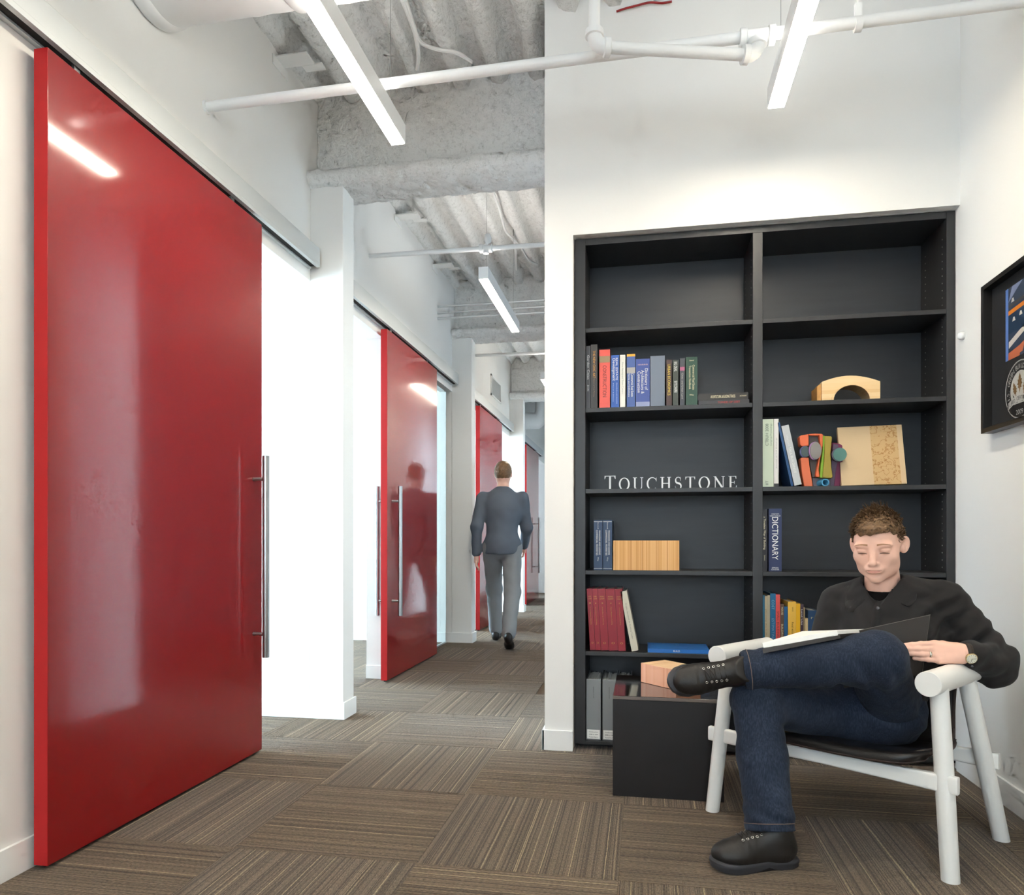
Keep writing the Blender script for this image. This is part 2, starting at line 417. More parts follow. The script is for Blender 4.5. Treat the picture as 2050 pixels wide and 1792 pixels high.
# left wall with its door openings, headers and side lights
DZ = 2.43
slab('wall_left', [(-1.95, WL, -4.2, 3.06, 0, HT), (-1.95, WL, 3.06, 4.83, DZ, HT), (-1.95, WL, 4.83, 6.03, 0, HT), (-1.95, WL, 6.03, 7.70, DZ, HT), (-1.95, WL, 7.70, 8.90, 0, HT), (-1.95, WL, 8.90, 10.75, DZ, HT), (-1.95, WL, 10.75, 12.10, 0, HT), (-1.95, WL, 12.10, 13.6, DZ, HT)])
for nm, y0 in (('near', 3.69), ('middle', 6.68), ('far', 9.69)):
    slab('wall_pier_' + nm, [(WL - 0.002, -1.625, y0, y0 + 0.145, 0, 2.955)], bevel=0.003)
    slab('wall_partition_' + nm, [(-6.2, WL - 0.003, y0 + 0.001, y0 + 0.13, 0, 3.3)])
    mb = MB(); mb.box(-5.0, -1.613, y0 - 0.012, y0, 0, 0.095); mb.box(-1.625, -1.613, y0, y0 + 0.157, 0, 0.095)
    struct(mb.build('baseboard_pier_' + nm, M['trim'], bevel=0.002))
slab('wall_office_front', [(-6.2, -1.95, 0.6, 0.72, 0, 3.3)])
slab('wall_office_end', [(-6.2, -1.95, 12.7, 12.82, 0, 3.3)])
slab('baseboard_left', [(WL, WL + 0.012, -4.2, 3.06, 0, 0.095)], M['trim'], 0.002)
slab('baseboard_jamb', [(-1.95, WL + 0.012, 4.818, 4.83, 0, 0.095)], M['trim'], 0.002)
# office outer wall and its windows
slab('wall_office_outer', [(-6.3, -6.15, 0.4, 13.6, 0, 0.55), (-6.3, -6.15, 0.4, 13.6, 2.75, 3.3)])
for k, (y0, y1) in enumerate(((0.9, 3.55), (4.0, 6.5), (7.0, 9.5), (10.0, 12.5))):
    w = struct(MB().box(-6.29, -6.25, y0, y1, 0.55, 2.75).build('window_%d' % (k + 1), M['day']))
    for (a, b, c, d) in ((y0 - 0.06, y0, 0.5, 2.8), (y1, y1 + 0.06, 0.5, 2.8), ((y0 + y1) / 2 - 0.025, (y0 + y1) / 2 + 0.025, 0.5, 2.8)):
        MB().box(-6.25, -6.19, a, b, c, d).build('window_frame', M['trim'], w, bevel=0.004)

# bookcase wall, right wall, corridor walls
slab('wall_back', [(-0.456, -0.322, WB, 3.86, 0, HT), (-0.322, WR, WB, 3.86, 2.416, HT), (-0.322, WR + 0.12, 3.74, 3.86, 0, 2.416)])
slab('wall_right', [(WR, 1.45, -4.2, 3.74, 0, HT)])
slab('baseboard_back', [(-0.468, -0.322, WB - 0.012, WB, 0, 0.095), (-0.468, -0.456, WB - 0.012, 3.86, 0, 0.095)], M['trim'], 0.002)
slab('baseboard_right', [(WR - 0.012, WR, -4.2, 3.34, 0, 0.095)], M['trim'], 0.002)
slab('wall_corridor', [(-0.456, -0.33, 7.1, 13.6, 0, 3.4)])
slab('wall_end', [(-1.95, -0.3, 13.4, 13.55, 0, 3.5)])
slab('baseboard_end', [(-1.82, -0.456, 13.388, 13.4, 0, 0.095)], M['trim'])
slab('wall_lounge', [(5.2, 5.4, 3.8, 13.6, 0, 3.4), (-0.3, 5.4, 7.1, 7.25, 0, 3.4), (1.45, 5.4, 3.72, 3.86, 0, 3.4)], plain(150, 150, 150, 0.7))
w = struct(MB().box(5.15, 5.19, 4.1, 6.9, 0.5, 2.9).build('window_7', M['loungefill']))  # unseen window, added to brighten the second pier and the corridor
for q in (4.05, 5.47, 6.88): MB().box(5.09, 5.15, q, q + 0.06, 0.45, 2.95).build('window_frame', M['trim'], w, bevel=0.004)
# wall behind the photographer with its windows
slab('wall_rear', [(-1.95, 1.45, -4.2, -4.05, 0, 0.8), (-1.95, 1.45, -4.2, -4.05, 2.9, HT)])
for k, (x0, x1) in enumerate(((-1.75, -0.35), (-0.15, 1.25))):
    w = struct(MB().box(x0, x1, -4.19, -4.15, 0.8, 2.9).build('window_%d' % (k + 5), M['dayrear']))
    for a, b in ((x0 - 0.1, x0), (x1, x1 + 0.1)):
        MB().box(a, b, -4.15, -4.06, 0.8, 2.9).build('window_frame', M['trim'], w, bevel=0.004)

# fire-proofed beams across the corridor
def beam(name, y0, label, rough):
    prof = [(0.20, 3.54), (0.10, 3.54), (0.085, 3.35), (0.08, 3.2), (0.085, 3.09), (0.06, 3.045), (0.0, 3.035), (-0.035, 3.02), (-0.045, 2.985), (-0.03, 2.95), (0.02, 2.935),
            (0.10, 2.93), (0.19, 2.935), (0.245, 2.955), (0.255, 3.0), (0.22, 3.035), (0.16, 3.06), (0.15, 3.3), (0.15, 3.54)]
    pts = []
    for (a, b), (c, d) in zip(prof, prof[1:] + prof[:1]):
        n = max(1, int(math.hypot(c - a, d - b) / rough))
        pts += [(a + (c - a) * k / n, b + (d - b) * k / n) for k in range(n)]
    xs = np.arange(-1.818, -0.38, rough); n = len(pts); vs = []
    for x in xs:
        for a, b in pts:
            q = Vector((x, y0 + a, b)); dn = Vector((0, a - 0.11, b - 2.985 if b < 3.06 else 0)).normalized()
            e = spray_disp(q, 0.012, 13) + spray_disp(q + Vector((7, 0, 0)), 0.009 if b < 3.06 else 0.006, 38)
            vs.append(q + dn * e)
    fs = [(i * n + k, i * n + (k + 1) % n, (i + 1) * n + (k + 1) % n, (i + 1) * n + k) for i in range(len(xs) - 1) for k in range(n)]
    fs += [tuple(range(n)), tuple((len(xs) - 1) * n + k for k in range(n))]
    mb = MB(); mb.add(vs, fs)
    return tag(mb.build(name, M['spray'], smooth=True), label, 'beam')
beam('ceiling_beam', 3.69, 'rough white fireproofed beam nearest the camera, resting over the first white pier', 0.014)
beam('ceiling_beam', 6.68, 'rough white fireproofed beam crossing the corridor behind the three thin conduits', 0.022)
beam('ceiling_beam', 9.69, 'farthest rough white beam, deep in the corridor above the third pier', 0.03)
# ================================================================== sliding doors and their tracks
def track(y0, y1, label):
    t = thing('door_track', label, 'track', (WL, (y0 + y1) / 2, 2.495), 'sliding door tracks')
    mb = MB(); mb.box(WL + 0.001, -1.748, y0, y1, 2.508, 2.592); mb.build('rail_cover', M['alu'], t, bevel=0.002)
    MB().box(-1.80, -1.768, y0, y1 - 0.01, 2.494, 2.5085).build('rail_slot', M['dark'], t)
    MB().box(-1.768, -1.748, y0, y1, 2.490, 2.508).build('rail_lip', M['alu'], t)
    MB().box(-1.819, -1.80, y0, y1, 2.486, 2.508).build('rail_lip', M['alu'], t)
track(-0.6, 3.662, 'long aluminium track above the nearest big red door')
track(3.96, 6.655, 'aluminium track above the second red door, between first and second piers')
track(6.95, 9.66, 'aluminium track above the third red door, below the wall grille')
track(9.96, 12.6, 'short looking aluminium track above the farthest red door')
def pull(door, y, z0, z1, xface, side):
    s = 1 if side > 0 else -1
    xb = xface + s * 0.062
    h = MB(); h.tube([(xb, y, z0), (xb, y, z1)], 0.0155, 20); hb = h.build('pull_bar', M['steel'], door, smooth='auto')
    for z in (z0 + 0.105, z1 - 0.105):
        MB().tube([(xface, y, z), (xb, y, z)], 0.0085, 14).build('standoff', M['steel'], hb, smooth='auto')
def sliding_door(y0, y1, hy, label, rear=False):
    t = thing('sliding_door', label, 'door', (-1.77, (y0 + y1) / 2, 0.0), 'red sliding doors along the corridor')
    MB().box(-1.794, -1.747, y0, y1, 0.013, 2.458).build('door_panel', M['red'], t, bevel=0.0015)
    MB().box(-1.7935, -1.7475, y0 - 0.001, y0 + 0.0002, 0.014, 2.457).build('lit_edge_band', M['rededge'], t)  # near edge strip, its red brightened to stand for light from the rear
    for y in (y0 + 0.14, y1 - 0.2):
        mb = MB(); mb.box(-1.789, -1.762, y - 0.06, y + 0.06, 2.458, 2.470); mb.box(-1.782, -1.770, y - 0.012, y + 0.012, 2.470, 2.497)
        mb.build('hanger', M['steel'], t, bevel=0.002)
    MB().box(-1.776, -1.766, y0 + 0.01, y0 + 0.05, 0.004, 0.0135).build('floor_guide', M['dark'], t)
    pull(t, hy, 0.455, 1.37, -1.747, 1)
    if rear: pull(t, hy, 0.455, 1.37, -1.794, -1)
    return t
sliding_door(1.838, 3.052, 2.978, 'tall glossy red sliding door nearest the camera, filling the left side')
sliding_door(4.706, 5.918, 4.80, 'second red sliding door, with steel pulls on both faces, past the first pier', True)
sliding_door(7.56, 8.80, 8.70, 'third red sliding door, seen narrow behind the walking person')
sliding_door(10.72, 12.0, 11.62, 'farthest red sliding door, only a sliver at the corridor end')
# glass side light beside the second door
g = thing('glass_sidelight', 'narrow clear glass pane in the opening right of the second red door', 'glass panel', (-1.885, 6.35, 0))
MB().box(-1.891, -1.879, 6.03, 6.69, 0.012, DZ).build('pane', M['glass'], g)
MB().box(-1.9, -1.87, 6.03, 6.69, 0, 0.012).build('channel', M['alu'], g)

# ================================================================== overhead
def pendant(x, y0, y1, label, zc=3.5):
    t = thing('pendant_light', label, 'light', (x, (y0 + y1) / 2, 2.7), 'linear pendant lights')
    mb = MB()
    mb.box(x - 0.033, x + 0.033, y0, y1, 2.702, 2.782); hs = mb.build('housing', M['lampwhite'], t, bevel=0.002)
    MB().box(x - 0.029, x + 0.029, y0 + 0.004, y1 - 0.004, 2.6985, 2.7025).build('lens', M['lens'], t)
    MB().box(x - 0.026, x + 0.026, y0 + 0.02, y1 - 0.02, 2.7815, 2.784).build('added_top_lens', M['upfill'], t)  # added upward glow that lifts the ceiling and upper walls
    for y in (y0 + 0.1, y1 - 0.1):
        MB().tube([(x, y, 2.78), (x, y, zc)], 0.0011, 6).build('cable', M['steel'], t)
        MB().tube([(x, y, zc - 0.05), (x, y, zc)], 0.005, 8).build('cable_gripper', M['steel'], t)
pendant(-1.042, 1.74, 2.943, 'lit linear pendant hanging left of centre, nearest the red door')
pendant(0.519, 1.75, 2.966, 'lit linear pendant hanging above the bookcase at upper right')
pendant(-1.030, 4.556, 5.76, 'lit linear pendant in the corridor beyond the first beam')
pendant(-1.04, 7.50, 8.7, 'farthest lit pendant, barely showing beside the white wall edge')
pendant(-1.042, -1.1, 0.1, 'lit linear pendant behind the camera over the red door side')
pendant(0.519, -1.1, 0.1, 'lit linear pendant behind the camera on the chair side')

def fitting(mb, p, d, r, n=16):
    """collar of a screwed pipe fitting at p along d"""
    p = Vector(p); d = Vector(d).normalized()
    mb.tube([p - d * 0.012, p - d * 0.010, p + d * 0.010, p + d * 0.012], [r * 0.9, r, r, r * 0.9], n)
PY, PZ = 2.729, 2.832
t = thing('sprinkler_pipe', 'white sprinkler pipe running across under the ceiling, with a dropped branch', 'pipe', (-0.2, PY, PZ))
MB().tube([(WL, PY, PZ - 0.012), (WR, PY, PZ + 0.012)], 0.0205, 20).build('main_pipe', M['pipe'], t, smooth='auto')
tx = 0.412
mb = MB(); mb.tube([(tx - 0.055, PY, PZ), (tx + 0.055, PY, PZ)], 0.027, 20); fitting(mb, (tx - 0.05, PY, PZ), (1, 0, 0), 0.034); fitting(mb, (tx + 0.05, PY, PZ), (1, 0, 0), 0.034)
mb.tube([(tx, PY, PZ), (tx, PY - 0.005, PZ - 0.035)], 0.027, 18); mb.build('tee', M['pipe'], t, smooth='auto')
e0 = Vector((tx, PY - 0.01, PZ - 0.075)); e1 = Vector((-0.172, 2.572, PZ - 0.07))
dirb = (e1 - e0).normalized()
def elbow(mb, c, a, b, r):
    a, b = Vector(a).normalized(), Vector(b).normalized()
    q = [c + a * 0.05 * (1 - k / 6.0) ** 2 + b * 0.05 * (k / 6.0) ** 2 for k in range(7)]
    mb.tube(q, r, 18); fitting(mb, c + a * 0.046, a, r * 1.27); fitting(mb, c + b * 0.046, b, r * 1.27)
mb = MB(); elbow(mb, e0, (0, 0, 1), dirb, 0.0265); mb.build('elbow', M['pipe'], t, smooth='auto')
MB().tube([e0 + dirb * 0.04, e1 - dirb * 0.04], 0.0205, 20).build('branch_pipe', M['pipe'], t, smooth='auto')
mb = MB(); elbow(mb, e1, -dirb, (0, 0, 1), 0.0265); mb.build('elbow', M['pipe'], t, smooth='auto')
MB().tube([e1 + Vector((0, 0, 0.04)), (e1.x, e1.y, 3.5)], 0.0205, 20).build('riser', M['pipe'], t, smooth='auto')
hx = at(1718, 20, Y=PY).x
mb = MB(); mb.tube([(hx - 0.012, PY, PZ), (hx + 0.012, PY, PZ)], 0.0245, 18); mb.box(hx - 0.012, hx + 0.012, PY - 0.006, PY + 0.006, PZ + 0.02, PZ + 0.075)
hg = mb.build('hanger_clip', M['pipe'], t, smooth='auto'); MB().tube([(hx, PY, PZ + 0.07), (hx, PY, 3.5)], 0.005, 8).build('hanger_rod', M['pipe'], t)
fl = MB(); fl.tube([(WL, PY, PZ - 0.012), (WL + 0.01, PY, PZ - 0.012)], 0.026, 18); fl.build('wall_flange', M['pipe'], t, smooth='auto')

y2 = 4.565
t = thing('sprinkler_pipe', 'thin white pipe with an upright sprinkler fitting in the second corridor bay', 'pipe', (-1.1, y2, 2.9))
MB().tube([(WL, y2, 2.912), (-0.3, y2, 2.898)], 0.0155, 16).build('main_pipe', M['pipe'], t, smooth='auto')
c = at(973, 494, Y=y2)
mb = MB(); mb.tube([(c.x - 0.032, y2, 2.905), (c.x + 0.032, y2, 2.905)], 0.023, 16); fitting(mb, (c.x + 0.03, y2, 2.905), (1, 0, 0), 0.028); fitting(mb, (c.x - 0.03, y2, 2.905), (1, 0, 0), 0.028)
mb.tube([(c.x, y2, 2.87), (c.x, y2, 2.93)], 0.018, 12); mb.build('tee', M['pipe'], t, smooth='auto')
mb = MB(); mb.tube([(c.x + 0.012, y2, 2.92), (c.x + 0.012, y2, 2.945), (c.x + 0.012, y2, 2.95), (c.x + 0.012, y2, 2.975), (c.x + 0.012, y2, 2.995), (c.x + 0.012, y2, 3.003)], [0.014, 0.02, 0.024, 0.024, 0.017, 0.005], 16)
mb.build('sprinkler_head', M['pipe'], t, smooth=True)
y3 = at(952, 712, X=WL).y; z3 = at(952, 712, X=WL).z
tag(MB().tube([(WL, y3, z3), (-0.6, y3, z3 - 0.01)], 0.017, 14).build('sprinkler_pipe', M['pipe'], smooth='auto'), 'faint white pipe crossing the third corridor bay, above the wall grille', 'pipe')
for k, z in enumerate((3.094, 3.036, 2.986)):
    tag(MB().tube([(WL, 6.185, z), (-0.5, 6.185, z)], 0.011, 12).build('conduit', M['alu'], smooth='auto'),
        ('top', 'middle', 'lowest')[k] + ' of the three thin grey conduits in front of the second beam', 'conduit', 'conduits across the corridor')
# wrapped round duct out of the left wall
t = thing('round_duct', 'white wrapped round duct at the upper left, coming out of the wall', 'duct', (-1.3, 2.36, 2.93))
def ring_pts(x0, x1, n): return [(x0 + (x1 - x0) * k / n, 2.36, 3.13) for k in range(n + 1)]
ps = ring_pts(WL, -0.7, 40); rs = [0.198 + 0.004 * mnoise.noise(Vector((k * 0.9, 1, 2))) for k in range(41)]
MB().tube(ps, rs, 40, True).build('duct_sleeve', M['duct'], t, smooth='auto')
for x, w in ((WL + 0.035, 0.03), (WL + 0.6, 0.05)):
    MB().tube([(x - w, 2.36, 3.13), (x - w * 0.8, 2.36, 3.13), (x, 2.36, 3.13), (x + w * 0.8, 2.36, 3.13), (x + w, 2.36, 3.13)], [0.2, 0.208, 0.211, 0.207, 0.2], 40).build('tape_band', M['duct'], t, smooth='auto')
# plates tying the wall head to the deck
for (u, v, lab) in ((612, 118, 'small white bracket at the wall top above the nearest door'), (818, 434, 'small white bracket at the wall top just past the first beam'), (897, 532, 'small white bracket at the wall top near the three conduits')):
    p = at(u, v, Z=3.42)
    b = thing('wall_head_bracket', lab, 'bracket', (WL, p.y, 3.36), 'brackets at the wall head')
    MB().box(WL, WL + 0.17, p.y - 0.045, p.y + 0.045, 3.418, 3.427).build('plate', M['trim'], b, bevel=0.002)
    MB().box(WL, WL + 0.007, p.y - 0.075, p.y + 0.075, 3.37, 3.4175).build('back_leg', M['trim'], b, bevel=0.002)
    MB().box(WL + 0.10, WL + 0.21, p.y + 0.0455, p.y + 0.095, 3.418, 3.427).build('tongue', M['trim'], b, bevel=0.002)
# white cables under the deck
def cable(pts, r, name, label, cat='cable', m=None, z=3.45, Y=None):
    ps = [at(u, v, Z=z) if Y is None else at(u, v, Y=Y) for u, v in pts]
    fine = []
    for a in range(len(ps) - 1):
        p0 = ps[max(a - 1, 0)]; p1 = ps[a]; p2 = ps[a + 1]; p3 = ps[min(a + 2, len(ps) - 1)]
        for k in range(6):
            s = k / 6.0
            fine.append(0.5 * ((2 * p1) + (-p0 + p2) * s + (2 * p0 - 5 * p1 + 4 * p2 - p3) * s * s + (-p0 + 3 * p1 - 3 * p2 + p3) * s ** 3))
    fine.append(ps[-1])
    return tag(MB().tube(fine, r, 8).build(name, m or M['pipe'], smooth='auto'), label, cat)
cable([(806, 0), (818, 30), (832, 70), (838, 110), (835, 138)], 0.012, 'ceiling_cable', 'white cable under the rough ceiling, bending down to a stub')
cable([(812, 0), (826, 45), (840, 82), (872, 98), (915, 106), (944, 124)], 0.010, 'ceiling_cable', 'white cable under the rough ceiling, branching off to the right')
cable([(982, 372), (1000, 420), (1012, 462), (1030, 486), (1034, 540)], 0.009, 'ceiling_cable', 'thin white cable under the ceiling past the first beam')
cable([(1015, 466), (1040, 492), (1058, 520), (1076, 530)], 0.008, 'ceiling_cable', 'short white cable curving right past the first beam')
cable([(1234, 23), (1252, 17), (1275, 11), (1300, 5), (1325, 6), (1345, 3)], 0.0045, 'red_wire', 'thin red wire lying along the top of the bookcase wall', 'wire', plain(150, 30, 30), Y=3.315)
# grille on the third bay
a = at(982, 745, X=WL); b = at(1002, 800, X=WL)
t = thing('wall_grille', 'white louvred return air grille high on the corridor wall', 'grille', (WL, (a.y + b.y) / 2, b.z))
zt, zb = a.z - 0.02, b.z - 0.06
for (q0, q1, z0, z1) in ((a.y, b.y, zt - 0.02, zt), (a.y, b.y, zb, zb + 0.02), (a.y, a.y + 0.03, zb, zt), (b.y - 0.03, b.y, zb, zt)):
    MB().box(WL, WL + 0.012, q0, q1, z0, z1).build('frame_bar', M['trim'], t)
n = 14
for k in range(n):
    z = zb + 0.02 + (zt - zb - 0.04) * (k + 0.5) / n
    MB().add([(WL, a.y + 0.03, z + 0.012), (WL, b.y - 0.03, z + 0.012), (WL + 0.01, b.y - 0.03, z - 0.008), (WL + 0.01, a.y + 0.03, z - 0.008)], [(0, 1, 2, 3)]).build('slat', M['trim'], t)
# duct work beyond the third pier
t = thing('supply_duct', 'pale duct elbow glimpsed at the far end of the corridor', 'duct', (-1.45, 11.2, 2.6))
MB().tube([(-1.815, 11.0, 2.86), (-1.62, 11.0, 2.86), (-1.56, 11.0, 2.9), (-1.53, 11.0, 3.0), (-1.53, 11.0, 3.45)], 0.13, 20).build('duct_elbow', M['duct'], t, smooth='auto')
MB().box(-1.45, -0.9, 10.8, 11.5, 2.72, 3.0).build('plenum', M['duct'], t, bevel=0.01)
# round white sensor on the right wall
p = at(1929, 672, X=WR)
tag(MB().tube([(WR, p.y, p.z), (WR - 0.012, p.y, p.z), (WR - 0.02, p.y, p.z), (WR - 0.023, p.y, p.z)], [0.018, 0.018, 0.013, 0.004], 20).build('wall_button', M['lampwhite'], smooth=True), 'small round white button on the right wall beside the bookcase', 'button')
# ================================================================== bookcase
BF, BB = 3.375, 3.665
bc = thing('bookcase', 'tall built-in black bookcase with two columns of open shelves', 'bookcase', (0.51, 3.52, 0.0))
MB().box(-0.318, -0.268, BF, BB + 0.02, 0.022, 2.412).build('side_panel', M['black'], bc, bevel=0.0015)
MB().box(1.294, 1.329, BF, BB + 0.02, 0.022, 2.412).build('side_panel', M['black'], bc, bevel=0.0015)
MB().box(0.490, 0.533, BF, BB, 0.039, 2.382).build('divider', M['black'], bc, bevel=0.0015)
MB().box(-0.268, 1.294, BF, BB + 0.02, 2.382, 2.412).build('top_panel', M['black'], bc, bevel=0.0015)
MB().box(-0.268, 1.294, BF, BB + 0.02, 0.022, 0.039).build('bottom_panel', M['black'], bc, bevel=0.0015)
MB().box(-0.3, 1.31, BF + 0.06, BF + 0.075, 0.0, 0.022).build('toe_kick', M['dark'], bc)
MB().box(-0.268, 0.490, BB, BB + 0.012, 0.039, 2.382).build('back_panel', M['blackflat'], bc)
MB().box(0.533, 1.294, BB, BB + 0.012, 0.039, 2.382).build('back_panel', M['blackflat'], bc)
SHELF = {1: 1.990, 2: 1.612, 3: 1.229, 4: 0.845, 5: 0.462, 6: 0.039}
for k in range(1, 6):
    for x0, x1 in ((-0.2675, 0.4895), (0.5335, 1.2935)):
        MB().box(x0, x1, BF + 0.002, BB, SHELF[k] - 0.020, SHELF[k]).build('shelf', M['black'], bc, bevel=0.0012)
holes = MB()
for x, s in ((0.4898, -1), (1.2938, -1)):
    for y in (BF + 0.045, BF + 0.235):
        for k in range(70):
            z = 0.10 + k * 0.032
            if z > 2.33: break
            holes.tube([(x, y, z), (x + s * 0.0006, y, z)], 0.0027, 6)
ho = holes.build('shelf_pin_holes', M['fleckhole'], bc); ho['kind'] = 'stuff'

# ------------------------------------------------------------------ books
def book(x0, x1, z0, h, col, label, titles=(), depth=0.19, yf=3.40, lean=0.0, group=None, pages=None, rough=0.4, hard=True, bands=(), name='book'):
    """upright book between x0 and x1; titles: (words, centre along height 0-1, cap height, length, sideways shift, colour, reading direction)"""
    t = thing(name, label, 'book', (x0, yf, z0), group)
    m = plain(*col, rough)
    w = x1 - x0; b = min(0.0028, w * 0.14); ins = 0.004 if hard else 0.0008
    mb = MB(); mb.box(x0, x1, yf, yf + b, z0, z0 + h); mb.box(x0, x0 + b, yf + b, yf + depth, z0, z0 + h); mb.box(x1 - b, x1, yf + b, yf + depth, z0, z0 + h)
    mb.build('cover', m, t)
    MB().box(x0 + b, x1 - b, yf + b, yf + depth - ins, z0 + ins, z0 + h - ins).build('pages', pages or M['paper'], t)
    for (za, zb, c) in bands:
        MB().box(x0 + 0.0002, x1 - 0.0002, yf - 0.0004, yf, z0 + za * h, z0 + zb * h).build('spine_band', plain(*c, 0.45), t)
    for (body, pos, size, ln, off, c, dr) in titles:
        tm = MB(); xc = (x0 + x1) / 2 + off; zc = z0 + pos * h
        if dr == 'd': put_text(tm, body, (xc - size / 2, yf - 0.0009, zc), (0, 0, -1), (1, 0, 0), size, ln)
        elif dr == 'u': put_text(tm, body, (xc + size / 2, yf - 0.0009, zc), (0, 0, 1), (-1, 0, 0), size, ln)
        else: put_text(tm, body, (xc, yf - 0.0009, zc - size / 2), (1, 0, 0), (0, 0, 1), size, ln)
        if tm.v: tm.build('title', plain(*c, 0.4), t)
    t.rotation_euler = (0, lean, 0)
    return t
WH, GO, CR = (232, 232, 228), (206, 164, 84), (226, 214, 176)
G2 = 'books standing on the second shelf, left column'
z = SHELF[2] + 0.0005
book(-0.2665, -0.246, z, 0.300, (62, 62, 64), 'thin charcoal book with white script title, against the left side of the bookcase', [('Garden Cities', 0.66, 0.010, 0.115, 0, WH, 'd'), ('Jacobs', 0.33, 0.007, 0.03, 0, WH, 'd')], group=G2)
book(-0.244, -0.213, z, 0.306, (58, 56, 54), 'dark grey book with gold title, second from the left on the second shelf', [('THE NEW CIVIC ART', 0.69, 0.011, 0.13, 0, (222, 160, 70), 'd'), ('Elements of Town Planning', 0.33, 0.005, 0.085, 0, (170, 140, 110), 'd')], group=G2)
book(-0.204, -0.154, z, 0.279, (224, 92, 80), 'thick coral red book titled CONSTRUCTION', [('CONSTRUCTION', 0.46, 0.017, 0.15, 0, (96, 44, 40), 'd')], group=G2, bands=((0.78, 0.89, (150, 128, 96)),))
book(-0.149, -0.111, z, 0.250, (52, 92, 172), 'bright blue book with bold white title on real estate development', [('REAL ESTATE', 0.74, 0.009, 0.105, 0.008, WH, 'd'), ('Development', 0.73, 0.013, 0.105, -0.005, WH, 'd'), ('PRINCIPLES AND PROCESS', 0.28, 0.004, 0.1, 0.008, (200, 212, 236), 'd'), ('Third Edition', 0.3, 0.004, 0.09, -0.008, (200, 212, 236), 'd')], group=G2)
book(-0.107, -0.082, z, 0.250, (226, 224, 214), 'slim white paperback between two blue books', [('Place Making and Town Centers', 0.56, 0.007, 0.15, 0, (150, 160, 150), 'd')], group=G2, hard=False)
book(-0.075, -0.036, z, 0.252, (74, 98, 158), 'blue book with an orange band at the top of its spine', [('Commercial Real Estate', 0.42, 0.011, 0.11, 0.006, WH, 'd'), ('Terms and Definitions', 0.42, 0.009, 0.11, -0.009, WH, 'd')], group=G2, bands=((0.955, 1.0, (240, 172, 60)), (0.64, 0.75, (170, 168, 164))))
book(-0.033, 0.031, z, 0.227, (66, 84, 152), 'wide blue dictionary of architecture and construction', [('HARRIS', 0.88, 0.006, 0.045, 0, (206, 170, 160), 'h'), ('Dictionary of', 0.58, 0.014, 0.10, 0.017, WH, 'd'), ('Architecture &', 0.52, 0.014, 0.11, 0.0, WH, 'd'), ('Construction', 0.52, 0.014, 0.10, -0.017, WH, 'd')], group=G2, bands=((0.01, 0.11, (150, 160, 196)),))
book(0.034, 0.1, z, 0.238, (112, 122, 138), 'wide plain blue-grey book with no title', group=G2)
book(0.107, 0.132, z, 0.217, (74, 52, 46), 'brown book with yellow title URBAN ECONOMICS', [('URBAN ECONOMICS', 0.57, 0.012, 0.145, 0, (238, 206, 70), 'd')], group=G2)
book(0.137, 0.162, z, 0.214, (66, 72, 64), 'dark green-grey book with block white lettering beside the brown one', [('BIG DEAL', 0.86, 0.014, 0.045, 0, WH, 'd'), ('SKYSCRAPER', 0.42, 0.014, 0.055, 0, WH, 'd')], group=G2)
book(0.169, 0.191, z, 0.221, (70, 72, 78), 'slim grey book with a pink patch next to the green handbook', [('Cities and Urban Land', 0.42, 0.007, 0.12, 0, (196, 190, 180), 'd')], group=G2, bands=((0.74, 0.82, (176, 96, 128)),))
book(0.196, 0.248, z, 0.225, (42, 74, 58), 'dark green handbook with cream lettering and framed panels', [('Commercial Real Estate', 0.58, 0.010, 0.115, 0.009, CR, 'd'), ('Transaction Handbook', 0.58, 0.010, 0.11, -0.007, CR, 'd'), ('Second', 0.93, 0.006, 0.02, 0, CR, 'h'), ('Wiley', 0.22, 0.006, 0.02, 0, CR, 'h')], group=G2)
# two books lying flat at the right of that shelf
def flat_book(x0, x1, z0, h, col, label, titles=(), depth=0.16, yf=3.40, top=(), name='book', rot=0.0):
    t = thing(name, label, 'book', ((x0 + x1) / 2, yf, z0), 'books lying flat on shelves'); b = min(0.003, h * 0.15); m = plain(*col, 0.4)
    mb = MB(); mb.box(x0, x1, yf, yf + b, z0, z0 + h); mb.box(x0, x1, yf + b, yf + depth, z0, z0 + b); mb.box(x0, x1, yf + b, yf + depth, z0 + h - b, z0 + h); mb.build('cover', m, t)
    MB().box(x0 + 0.002, x1 - 0.002, yf + b, yf + depth - 0.003, z0 + b, z0 + h - b).build('pages', M['paper'], t)
    for (body, pos, size, ln, c) in titles:
        tm = MB(); put_text(tm, body, (x0 + (x1 - x0) * pos, yf - 0.0008, z0 + h / 2 - size / 2), (1, 0, 0), (0, 0, 1), size, ln); tm.build('title', plain(*c, 0.4), t)
    for (body, px, py, size, ln, c) in top:
        tm = MB(); put_text(tm, body, (x0 + (x1 - x0) * px, yf + py, z0 + h + 0.0006), (1, 0, 0), (0, 1, 0), size, ln); tm.build('title', plain(*c, 0.4), t)
    t.rotation_euler = (0, 0, rot)
    return t
flat_book(0.253, 0.478, z, 0.021, (60, 58, 60), 'dark paperback lying at the bottom of the flat pair, red lettering', [('TOWERS OF DEBT', 0.6, 0.009, 0.1, (196, 66, 60))])
flat_book(0.250, 0.474, z + 0.0215, 0.031, (48, 44, 40), 'dark book lying on top of the flat pair, cream lettering', [('ARCHITECTURAL & BUILDING TRADES', 0.5, 0.013, 0.11, CR), ('DICTIONARY', 0.9, 0.006, 0.03, CR)])
